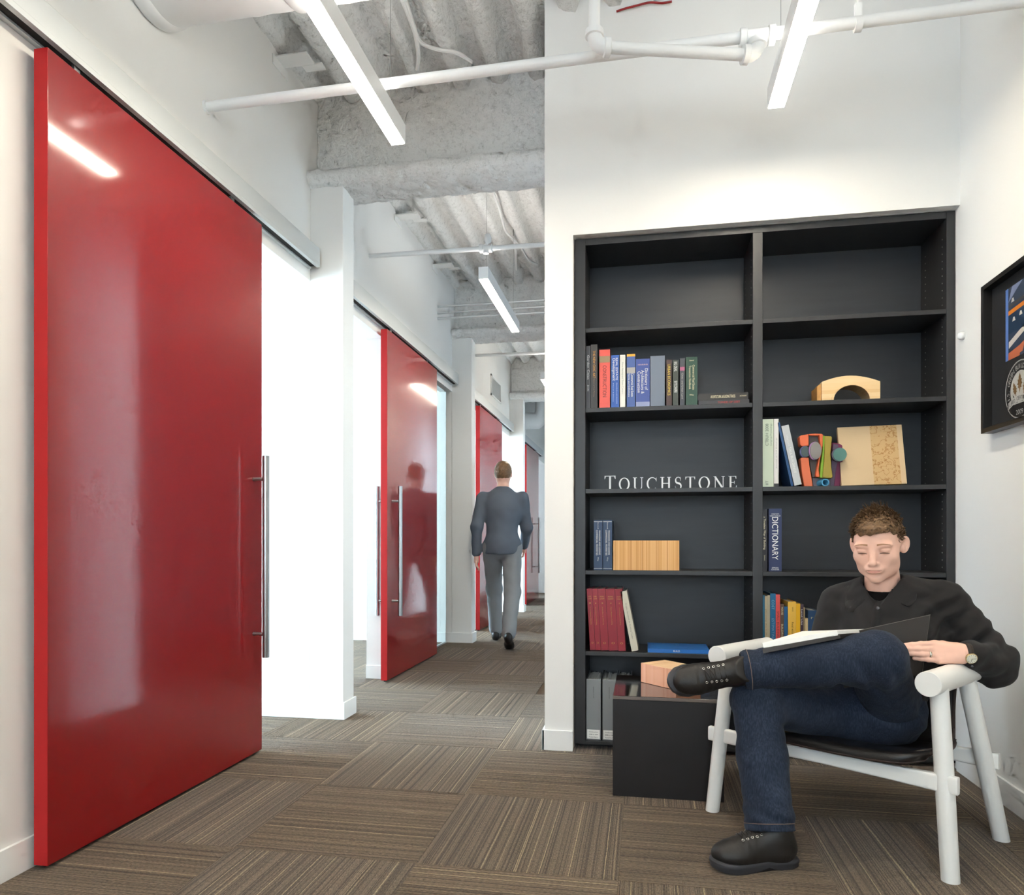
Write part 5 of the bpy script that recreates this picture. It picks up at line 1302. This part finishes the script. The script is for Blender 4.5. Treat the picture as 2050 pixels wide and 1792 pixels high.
def on_field(f, p, d, step=0.002, n=200):
    """walk from p along d until the surface of field f"""
    P = np.array([np.array(p) + np.array(d) * step * k for k in range(n)]); v = f.value(P); i = int(np.argmax(v < 0)); return P[max(i - 1, 0)]
# collar: a folded band round the neck with two points
def collar():
    C0 = NECK + td(0, -0.006, 0.006); out = []
    for k in range(41):
        t = k / 40.0; ang = math.radians(24) + math.radians(312) * t          # 0 = straight ahead, turning by his left shoulder to his right
        dv = np.array(TF * math.cos(ang) + TS * math.sin(ang))
        back = 0.5 - 0.5 * math.cos(2 * PI * t); tip = (1 - back) ** 2.5
        base = C0 + dv * (0.070 + 0.016 * tip) + np.array([0, 0, -0.014 - 0.030 * tip])
        top = C0 + dv * (0.064 + 0.018 * tip) + np.array([0, 0, 0.034 * back + 0.004 - 0.030 * tip])
        fold = C0 + dv * (0.076 + 0.020 * tip) + np.array([0, 0, 0.031 * back + 0.003 - 0.030 * tip])
        sd = np.array(TS) * (1 if t < 0.5 else -1)
        edge = C0 + dv * (0.092 + 0.010 * tip) + sd * (0.034 * tip)
        hit = on_field(sf, edge + np.array([0, 0, 0.06]), (0, 0, -1), 0.0015, 160)
        edge[2] = min(max(hit[2], C0[2] - 0.075), C0[2] + 0.008) + 0.005
        out.append((base, top, fold, edge))
    mb = MB(); n = 4; vs = [p for r in out for p in r]
    mb.add(vs, [(i * n + j, i * n + j + 1, (i + 1) * n + j + 1, (i + 1) * n + j) for i in range(40) for j in range(3)])
    o = mb.build('collar', M['shirt'], shirt, smooth=True); s = o.modifiers.new('thick', 'SOLIDIFY'); s.thickness = 0.003
collar()
# placket and buttons
away = lambda u, v: (V3(u, v, 3.0) - V3(u, v, 2.0)) / np.linalg.norm(V3(u, v, 3.0) - V3(u, v, 2.0)); pk = []
for v in np.linspace(1205, 1262, 9):
    pk.append(on_field(sf, V3(1758.5 - (v - 1205) * 0.14, v, 2.15), away(1757, v)))
mb = MB(); vs = []
for p in pk: vs += [p + td(-0.013, 0, -0.0015), p + td(-0.012, 0, 0.0022), p + td(0.012, 0, 0.0022), p + td(0.013, 0, -0.0015)]
mb.add(vs, [(i * 4 + j, i * 4 + j + 1, i * 4 + 5 + j, i * 4 + 4 + j) for i in range(len(pk) - 1) for j in range(3)]); mb.build('placket', M['shirt'], shirt, smooth=True)
def button(p, n, r, m): mb = MB(); p = Vector(p); n = Vector(n).normalized(); mb.tube([p, p + n * 0.0016, p + n * 0.0022], [r, r, r * 0.7], 14); return mb.build('button', m, shirt, smooth='auto')
M['button'] = mat('smoke_button', rgb(72, 70, 74), 0.25)
button(on_field(sf, V3(1757.5, 1217.5, 2.15), away(1757, 1217)) + td(0, 0, 0.002), TF + VU * 0.15, 0.0055, M['button'])
# cuffs
def cuff(end, dirn, r, ln, name='cuff'):
    e = Vector(end); d = Vector(dirn).normalized(); mb = MB()
    mb.tube([e - d * ln, e - d * ln * 0.6, e - d * ln * 0.2, e], [r * 1.10, r * 1.05, r, r * 0.99], 28, caps=False); o = mb.build(name, M['shirt'], shirt, smooth=True)
    k = o.modifiers.new('thick', 'SOLIDIFY'); k.thickness = 0.003; k.offset = -1; return o
cuff(LWR - ld * 0.018, ld, 0.0385, 0.070); cuff(RWR - rd * 0.012, rd, 0.040, 0.05)
button(on_field(sf, V3(1946, 1334, 2.0), away(1946, 1334)) + np.array(vdir(-0.002, 0, -0.004)), vdir(-0.5, -0.1, -0.85), 0.004, M['button'])

# ---- jeans
jf = Field()
jf.ell(PEL + np.array([0, 0, -0.01]), (0.180, 0.135, 0.105), TB, 0.04)
jf.cap(PEL, WAIST + np.array([0, 0, -0.03]), 0.135, 0.128, 0.04)
rhem = RAN + np.array([0, 0, 0.012]); lhem = LAN + (LAN - LKN) / np.linalg.norm(LAN - LKN) * 0.005
jf.chain([RHIP, RKN], [0.095, 0.076], 0.05); jf.chain([RKN, RKN + (rhem - RKN) * 0.45, rhem + (rhem - RKN) * 0.10], [0.076, 0.072, 0.075], 0.03)
lm = LKN + (lhem - LKN) * 0.5
j2 = Field(); j2.chain([LHIP + np.array(vdir(0.015, 0, 0)), LKN], [0.100, 0.080], 0.05); j2.chain([LKN, lm, lhem + (lhem - LKN) * 0.10], [0.080, 0.068, 0.060], 0.03)
def jfolds(P, d):
    w = 0.0018 * vnoise(P, 40.0) + 0.0010 * vnoise(P, 90.0, 5.0)
    for c, r, dr, amp, fq in ((RAN + np.array([0, 0, 0.05]), 0.07, (0.3, 0, 1), 0.0075, 130.0), (RKN + np.array(vdir(0.03, -0.05, 0)), 0.09, vdir(0.6, 0.8, 0), 0.0065, 100.0),
                              (LKN + np.array(vdir(-0.05, -0.07, 0)), 0.10, vdir(0.8, 0.55, 0), 0.0090, 90.0), (LAN, 0.08, LAN - LKN, 0.0045, 110.0), (LHIP + np.array(vdir(0.0, 0.05, -0.08)), 0.12, vdir(0.5, 0.85, 0), 0.007, 85.0)):
        q = P - c; g = np.exp(-(q * q).sum(1) / (r * r)); dd = np.array(dr) / np.linalg.norm(dr); w += amp * g * np.sin(q @ dd * fq + 2.0 * vnoise(P, 18.0))
    return w
rh_n = (rhem - RKN) / np.linalg.norm(rhem - RKN); lh_n = (lhem - LKN) / np.linalg.norm(lhem - LKN)
for fld, hp, hn in ((jf, rhem, rh_n), (j2, lhem, lh_n)):
    fld.warp(jfolds)
    fld.plane(hp, hn, 0.002)
    fld.cap(hp - hn * 0.02, hp + hn * 0.1, 0.064 if fld is jf else 0.050, None, 0.002, 's')
lo, hi = around([PEL, RHIP, LHIP, RKN, rhem, WAIST], 0.17); J1 = jf.mesh(lo, hi, 0.0052)
lo, hi = around([LHIP, LKN, lhem], 0.13); J2 = j2.mesh(lo, hi, 0.0052)
jeans = np_mesh('jeans', [J1, J2], M['denim'], man)
M['stitch'] = mat('tan_stitch', rgb(120, 100, 88), 0.8)
def ring_on(fld, c, n, r, name, m, w=0.0012):
    n = Vector(n).normalized(); a = n.orthogonal().normalized(); b = n.cross(a); pts = []
    for k in range(49):
        q = 2 * PI * k / 48; dv = a * math.cos(q) + b * math.sin(q); p = on_field(fld, np.array(Vector(c) + dv * (r + 0.05)), -np.array(dv), 0.001, 90); pts.append(p)
    return MB().tube(pts, w, 5, False).build(name, m, jeans, smooth=True)
ring_on(jf, rhem - rh_n * 0.022, rh_n, 0.07, 'hem_stitch', M['stitch']); ring_on(j2, lhem - lh_n * 0.020, lh_n, 0.065, 'hem_stitch', M['stitch'])

# ---- shoes
def shoe(heel, fdir, udir, label, mirror=1, g0=1.0):
    """heel: point under the heel's back edge; fdir towards the toe, udir out of the instep"""
    F = Vector(fdir).normalized(); U = Vector(udir); U = (U - F * U.dot(F)).normalized(); S = F.cross(U) * mirror; H = Vector(heel)
    root = man
    P = lambda a, b, c: np.array(H + F * (a * g0) + S * b + U * c)
    R = np.array([list(S), list(F), list(U)]).T
    f = Field()
    f.ell(P(0.055, 0, 0.055), (0.036, 0.050, 0.050), R, 0.02); f.ell(P(0.212, 0.004, 0.044), (0.049, 0.068, 0.038), R, 0.03); f.ell(P(0.135, 0.002, 0.048), (0.039, 0.08, 0.040), R, 0.04)
    f.cap(P(0.060, 0, 0.06), P(0.064, 0, 0.135), 0.040, 0.038, 0.03); f.cap(P(0.075, 0, 0.10), P(0.165, 0.002, 0.066), 0.036, 0.030, 0.03)
    f.plane(P(0, 0, 0.022), -np.array(U), 0.003); f.plane(P(0, 0, 0.135), np.array(U), 0.004)
    f.warp(lambda Q, d: 0.0010 * vnoise(Q, 60.0) + 0.0016 * np.exp(-((Q - P(0.185, 0, 0.07)) ** 2).sum(1) / 0.0018) * np.sin((Q @ np.array(F)) * 260.0))
    lo, hi = around([P(a, b, c) for a in (0, 0.29) for b in (-0.05, 0.05) for c in (0.01, 0.14)], 0.02); V, Fc = f.mesh(lo, hi, 0.0034)
    up = np_mesh('shoe', [(V, Fc)], M['shoe'], root); up['label'] = label
    # sole: outline lofted, with a raised waist before the heel
    out = []
    prof = [(0.0, 0.0), (0.006, 0.024), (0.03, 0.036), (0.07, 0.038), (0.11, 0.036), (0.15, 0.040), (0.19, 0.049), (0.225, 0.052), (0.255, 0.045), (0.275, 0.030), (0.285, 0.012), (0.287, 0.0)]
    ol = [(a, w) for a, w in prof] + [(a, -w * 0.94) for a, w in reversed(prof[1:-1])]
    mb = MB(); n = len(ol); vs = []
    for (g, c0) in ((0.98, 0.0), (1.01, 0.004), (1.01, 0.013), (1.03, 0.015), (1.03, 0.023), (0.97, 0.028)):
        for a, w in ol:
            waist = 0.010 * math.exp(-((a - 0.105) / 0.022) ** 2) if c0 < 0.01 else 0
            toe = 0.008 * max(0, (a - 0.2) / 0.087) ** 2
            vs.append(P(0.1435 + (a - 0.1435) * g, w * g, c0 + waist + toe))
    fs = [(i * n + k, i * n + (k + 1) % n, (i + 1) * n + (k + 1) % n, (i + 1) * n + k) for i in range(5) for k in range(n)] + [tuple(range(n)), tuple(5 * n + k for k in range(n))]
    mb.add(vs, fs); mb.build('sole', M['sole'], up, smooth='auto')
    # eyelets and laces over the tongue
    rows = []
    for k in range(5):
        a = 0.178 - k * 0.0165; row = []
        for s in (-1, 1):
            p = on_field(f, P(a + 0.045, s * (0.0215 + 0.0006 * k), 0.18), (P(0, 0, 0) - P(0.35, 0, 1.0)) / 1.06, 0.0015, 140); row.append(p)
            nn = (P(0.35, 0, 1.0) - P(0, 0, 0)) / 1.06; nn = nn + np.array(S) * s * 0.5; nn = Vector(nn).normalized(); e1 = nn.orthogonal().normalized(); e2 = nn.cross(e1)
            MB().tube([Vector(p) + nn * 0.001 + (e1 * math.cos(2 * PI * q / 12) + e2 * math.sin(2 * PI * q / 12)) * 0.0034 for q in range(13)], 0.0011, 6, False).build('eyelet', M['eyelet'], up, smooth=True)
        rows.append(row)
    for k in range(5):
        a, b = rows[k]; mid = (a + b) / 2 + np.array(U) * 0.006 + np.array(F) * 0.002
        MB().tube([a, a * 0.75 + b * 0.25 + np.array(U) * 0.0055, mid, a * 0.25 + b * 0.75 + np.array(U) * 0.0055, b], 0.0019, 6).build('lace', M['lace'], up, smooth=True)
        if k < 4:
            c = rows[k + 1][1]; MB().tube([a, (a + c) / 2 + np.array(U) * 0.006, c], 0.0019, 6).build('lace', M['lace'], up, smooth=True)
    return up
fd = Vector((-0.95, -0.31, 0)).normalized()
shoe(Vector((0.458, 2.287, 0.0005)), fd, (0, 0, 1), 'black lace-up boot flat on the carpet', 1, 0.94)
f2 = vdir(-0.93, -0.08, -0.22); u2 = vdir(-0.05, 0.28, -0.95)
U2 = (u2 - f2.normalized() * u2.dot(f2.normalized())).normalized()
shoe(Vector(LAN) - f2.normalized() * 0.055 - U2 * 0.088, f2, u2, 'black lace-up boot raised on the crossed leg', -1)

# ---- watch and ring
Fh, Sh, Uh = LHA[1], LHA[2], LHA[3]
wc = Vector(LWR) - Fh * 0.006
w = bpy.data.objects.new('wrist_watch', None); COL.objects.link(w); w.parent = man; WORLD[w.name] = Vector(wc); w.location = Vector(wc) - WORLD[man.name]
n = 32; pts = [wc + (Sh * math.cos(2 * PI * k / n) * 0.0305 + Uh * math.sin(2 * PI * k / n) * 0.0235) for k in range(n + 1)]
mb = MB(); vs = []
for p in pts: vs += [p - Fh * 0.008, p + Fh * 0.008]
mb.add(vs, [(2 * i, 2 * i + 1, 2 * i + 3, 2 * i + 2) for i in range(n)]); st = mb.build('strap', mat('brown_strap', rgb(44, 34, 28), 0.5), w, smooth=True); sd = st.modifiers.new('t', 'SOLIDIFY'); sd.thickness = 0.002; sd.offset = 1
fn = (Uh * 0.85 - Sh * 0.52).normalized(); fc = wc + (-Sh * 0.0165 + Uh * 0.0205)
mb = MB(); mb.tube([fc - fn * 0.003, fc + fn * 0.003, fc + fn * 0.0045], [0.0165, 0.017, 0.0155], 32); mb.build('watch_case', mat('gold_case', rgb(196, 176, 132), 0.25, metal=0.9), w, smooth='auto')
MB().tube([fc + fn * 0.0044, fc + fn * 0.005], [0.0145, 0.0143], 32).build('dial', mat('ivory_dial', rgb(226, 224, 206), 0.3), w, smooth='auto')
e1 = fn.orthogonal().normalized(); e2 = fn.cross(e1)
for a, l in ((0.6, 0.0085), (2.4, 0.0115)):
    d = e1 * math.cos(a) + e2 * math.sin(a); MB().tube([fc + fn * 0.0054, fc + fn * 0.0054 + d * l], 0.0005, 5).build('hand', M['dark'], w)
for k in range(12):
    d = e1 * math.cos(2 * PI * k / 12) + e2 * math.sin(2 * PI * k / 12); MB().tube([fc + fn * 0.0052 + d * 0.0105, fc + fn * 0.0052 + d * 0.013], 0.0005, 4).build('hour_mark', M['dark'], w)
a, b = Vector(LHJ[2][0]), Vector(LHJ[2][1]); rc = a + (b - a) * 0.42; rdv = (b - a).normalized(); e1 = rdv.orthogonal().normalized(); e2 = rdv.cross(e1)
mb = MB(); rr = 0.0108; n = 28; vs = []
for k in range(n):
    q = e1 * math.cos(2 * PI * k / n) + e2 * math.sin(2 * PI * k / n); vs += [rc + q * (rr - 0.001) - rdv * 0.0032, rc + q * (rr + 0.0006) - rdv * 0.003, rc + q * (rr + 0.0006) + rdv * 0.003, rc + q * (rr - 0.001) + rdv * 0.0032]
mb.add(vs, [(4 * k + j, 4 * k + (j + 1) % 4, 4 * ((k + 1) % n) + (j + 1) % 4, 4 * ((k + 1) % n) + j) for k in range(n) for j in range(4)]); mb.build('wedding_ring', mat('white_gold', rgb(214, 208, 198), 0.2, metal=1.0), man, smooth=True)

# ================================================================== open black-covered book in his lap
nb = thing('notebook', 'large open book with black covers and white pages on the man\'s lap', 'book', dep(1690, 1300, 2.2))
def quadslab(name, c, thick, nrm, m, parent, bevel=0.0008):
    """slab from four corners pushed along nrm by thick"""
    c = [Vector(p) for p in c]; nrm = Vector(nrm).normalized(); vs = c + [p + nrm * thick for p in c]
    return MB().add(vs, [(0, 1, 2, 3), (7, 6, 5, 4), (0, 4, 5, 1), (1, 5, 6, 2), (2, 6, 7, 3), (3, 7, 4, 0)]).build(name, m, parent, bevel=bevel, fix=True)
M['cover'] = mat('black_book_cloth', rgb(40, 35, 32), 0.33, spec=0.55)
lft_n, spn_n = dep(1526, 1300, 2.205), dep(1682, 1274, 2.19)       # the half lying on the shin: near edge
lft_f, spn_f = dep(1606, 1275, 2.43), dep(1748, 1270, 2.40)
nl = (spn_n - lft_n).cross(spn_f - lft_n); nl = nl if nl.z > 0 else -nl
nlo = nl.normalized() * 0.013
quadslab('left_cover', [lft_n - nlo, spn_n - nlo * 0.5, spn_f - nlo * 0.5, lft_f - nlo], 0.014, nl, M['cover'], nb)
ins = lambda p, q, s: p + (q - p) * s
nlu = nl.normalized()
quadslab('left_pages', [p + nlu * 0.0032 for p in (ins(lft_n, spn_n, 0.02), ins(spn_n, lft_n, 0.02), ins(spn_f, lft_f, 0.02), ins(lft_f, spn_f, 0.02))], 0.016, nl, M['whitepaper'], nb)
rn_top, rn_bot = dep(1862, 1231, 2.305), dep(1846, 1350, 2.285)
spn_top = dep(1676, 1272, 2.335); spn_bot = dep(1690, 1378, 2.305)
nr = (rn_top - spn_top).cross(spn_bot - spn_top); nr = nr if nr.dot(VD) > 0 else -nr
quadslab('right_cover', [spn_top, rn_top, rn_bot, spn_bot], 0.003, nr, M['cover'], nb)
nru = nr.normalized()
quadslab('right_pages', [ins(p, (spn_top + rn_top + rn_bot + spn_bot) / 4, 0.03) + nru * 0.0032 for p in (spn_top, rn_top, rn_bot, spn_bot)], 0.012, nr, M['whitepaper'], nb)

# ================================================================== person walking in the corridor
wk = thing('person', 'person in slate blue sweater walking along the corridor past the second pier', 'person', (-1.31, 6.6, 0))
M['navy'] = mat('slate_blue_knit', rgb(102, 110, 120), 0.9, spec=0.1); M['slate'] = mat('grey_trousers', rgb(146, 150, 152), 0.9, spec=0.1)
WO = np.array([-1.31, 6.62, 0.0]); wf = np.array([-0.10, 0.995, 0.0]); wl = np.array([-0.995, -0.10, 0.0]); wu = np.array([0, 0, 1.0])   # walking away down the corridor
wp = lambda l, f, u: WO + wl * l + wf * f + wu * u
Wh = wp(0.0, 0.06, 1.625); Wn = wp(0, 0.02, 1.44); Wc = wp(0, 0.0, 1.27); Wp = wp(0, -0.02, 0.95)
Wrs, Wls = wp(-0.185, 0, 1.39), wp(0.185, 0, 1.39)
Wre, Wrw = wp(-0.225, 0.08, 1.11), wp(-0.19, 0.24, 0.93); Wle, Wlw = wp(0.232, -0.10, 1.12), wp(0.24, -0.06, 0.86)
Wrk, Wra = wp(-0.10, -0.10, 0.50), wp(-0.09, -0.36, 0.14); Wlk, Wla = wp(0.10, 0.20, 0.52), wp(0.09, 0.26, 0.09)
b = Field(); WBx = np.array([wl, wf, wu]).T
b.ell(Wh, (0.076, 0.096, 0.112), WBx, 0.02); b.ell(Wh + wf * 0.05 - wu * 0.06, (0.052, 0.045, 0.06), WBx, 0.03); b.cap(Wh + wf * 0.095 + wu * 0.005, Wh + wf * 0.112 - wu * 0.03, 0.008, 0.011, 0.01)
for sgn in (-1, 1): b.ell(Wh + wl * sgn * 0.08 - wu * 0.005, (0.008, 0.018, 0.03), WBx, 0.008)
b.cap(Wh - wu * 0.06, Wn, 0.055, 0.06, 0.02); b.chain([Wn, Wc, Wp], [0.06, 0.12, 0.11], 0.05)
b.chain([Wrs, Wre, Wrw], [0.045, 0.036, 0.026], 0.02); b.chain([Wls, Wle, Wlw], [0.045, 0.036, 0.026], 0.02)
for base, dv, sg in ((Wrw, (Wrw - Wre), -1), (Wlw, (Wlw - Wle), 1)):
    dv = dv / np.linalg.norm(dv); sd = np.cross(dv, wl); sd = sd / np.linalg.norm(sd)
    b.cap(base, base + dv * 0.07, 0.024, 0.024, 0.015)
    for q in range(4):
        o = sd * (0.026 - 0.0175 * q); l = (0.075, 0.085, 0.078, 0.062)[q]; b.chain([base + dv * 0.07 + o, base + dv * (0.07 + l * 0.55) + o, base + dv * (0.07 + l) + o + wl * (-sg) * 0.02], [0.0105, 0.0095, 0.008], 0.004)
    b.chain([base + dv * 0.02 + sd * 0.02, base + dv * 0.06 + sd * 0.045, base + dv * 0.09 + sd * 0.05], [0.015, 0.011, 0.009], 0.008)
lo, hi = around([Wh + wu * 0.1, Wrw, Wlw, Wp, Wrs, Wls], 0.16); np_mesh('body', [b.mesh(lo, hi, 0.0065)], M['skin'], wk)
h = Field(); h.ell(Wh + wu * 0.022 - wf * 0.012, (0.084, 0.102, 0.104), WBx, 0.01); h.plane(Wh + wf * 0.045, wf * 0.8 - wu * 0.75, 0.004); h.plane(Wh - wu * 0.05, -wu, 0.004); h.warp(lambda P, d: 0.002 * vnoise(P, 150.0))
lo, hi = around([Wh], 0.14); np_mesh('hair', [h.mesh(lo, hi, 0.005)], M['hair'], wk)
t = Field(); t.chain([Wn - wu * 0.02, Wc, Wp - wu * 0.02], [0.085, 0.145, 0.150], 0.06); t.ell(Wc + wu * 0.02, (0.195, 0.13, 0.2), WBx, 0.05); t.ell(Wp - wu * 0.03, (0.188, 0.145, 0.16), WBx, 0.04); t.plane(Wp - wu * 0.09, -wu, 0.006)
t.chain([Wrs, Wre, Wrw - (Wrw - Wre) * 0.05], [0.064, 0.052, 0.042], 0.04); t.chain([Wls, Wle, Wlw - (Wlw - Wle) * 0.05], [0.064, 0.052, 0.042], 0.04); t.warp(lambda P, d: 0.004 * vnoise(P, 26.0))
lo, hi = around([Wn, Wrw, Wlw, Wp, Wrs, Wls], 0.2); np_mesh('sweater', [t.mesh(lo, hi, 0.009)], M['navy'], wk)
t = Field(); t.ell(Wp - wu * 0.02, (0.175, 0.13, 0.13), WBx, 0.04); t.chain([Wp + wl * -0.09 - wu * 0.04, Wrk, Wra + wu * 0.02], [0.10, 0.074, 0.066], 0.04); t.chain([Wp + wl * 0.09 - wu * 0.04, Wlk, Wla + wu * 0.03], [0.10, 0.074, 0.066], 0.04); t.warp(lambda P, d: 0.004 * vnoise(P, 24.0))
lo, hi = around([Wp, Wrk, Wra, Wlk, Wla], 0.16); np_mesh('trousers', [t.mesh(lo, hi, 0.009)], M['slate'], wk)
for an, tilt in ((Wra, 0.55), (Wla, 0.0)):
    fv = wf * math.cos(tilt) - wu * math.sin(tilt); uv = wu * math.cos(tilt) + wf * math.sin(tilt); t = Field(); R = np.array([wl, fv, uv]).T
    t.ell(an - uv * 0.035 - fv * 0.02, (0.04, 0.06, 0.055), R, 0.02); t.ell(an - uv * 0.05 + fv * 0.10, (0.048, 0.10, 0.038), R, 0.03); t.plane(an - uv * 0.083, -uv, 0.003)
    lo, hi = around([an, an + fv * 0.2], 0.1); np_mesh('shoe', [t.mesh(lo, hi, 0.007)], M['shoe'], wk)

MB().tube([spn_top - nru * 0.0004, rn_top - nru * 0.0004, rn_bot - nru * 0.0004], 0.0011, 6).build('cover_edge', mat('pale_cover_edge', rgb(112, 106, 98), 0.5), nb, smooth=True)  # thin paler line along the cover's top and outer edges
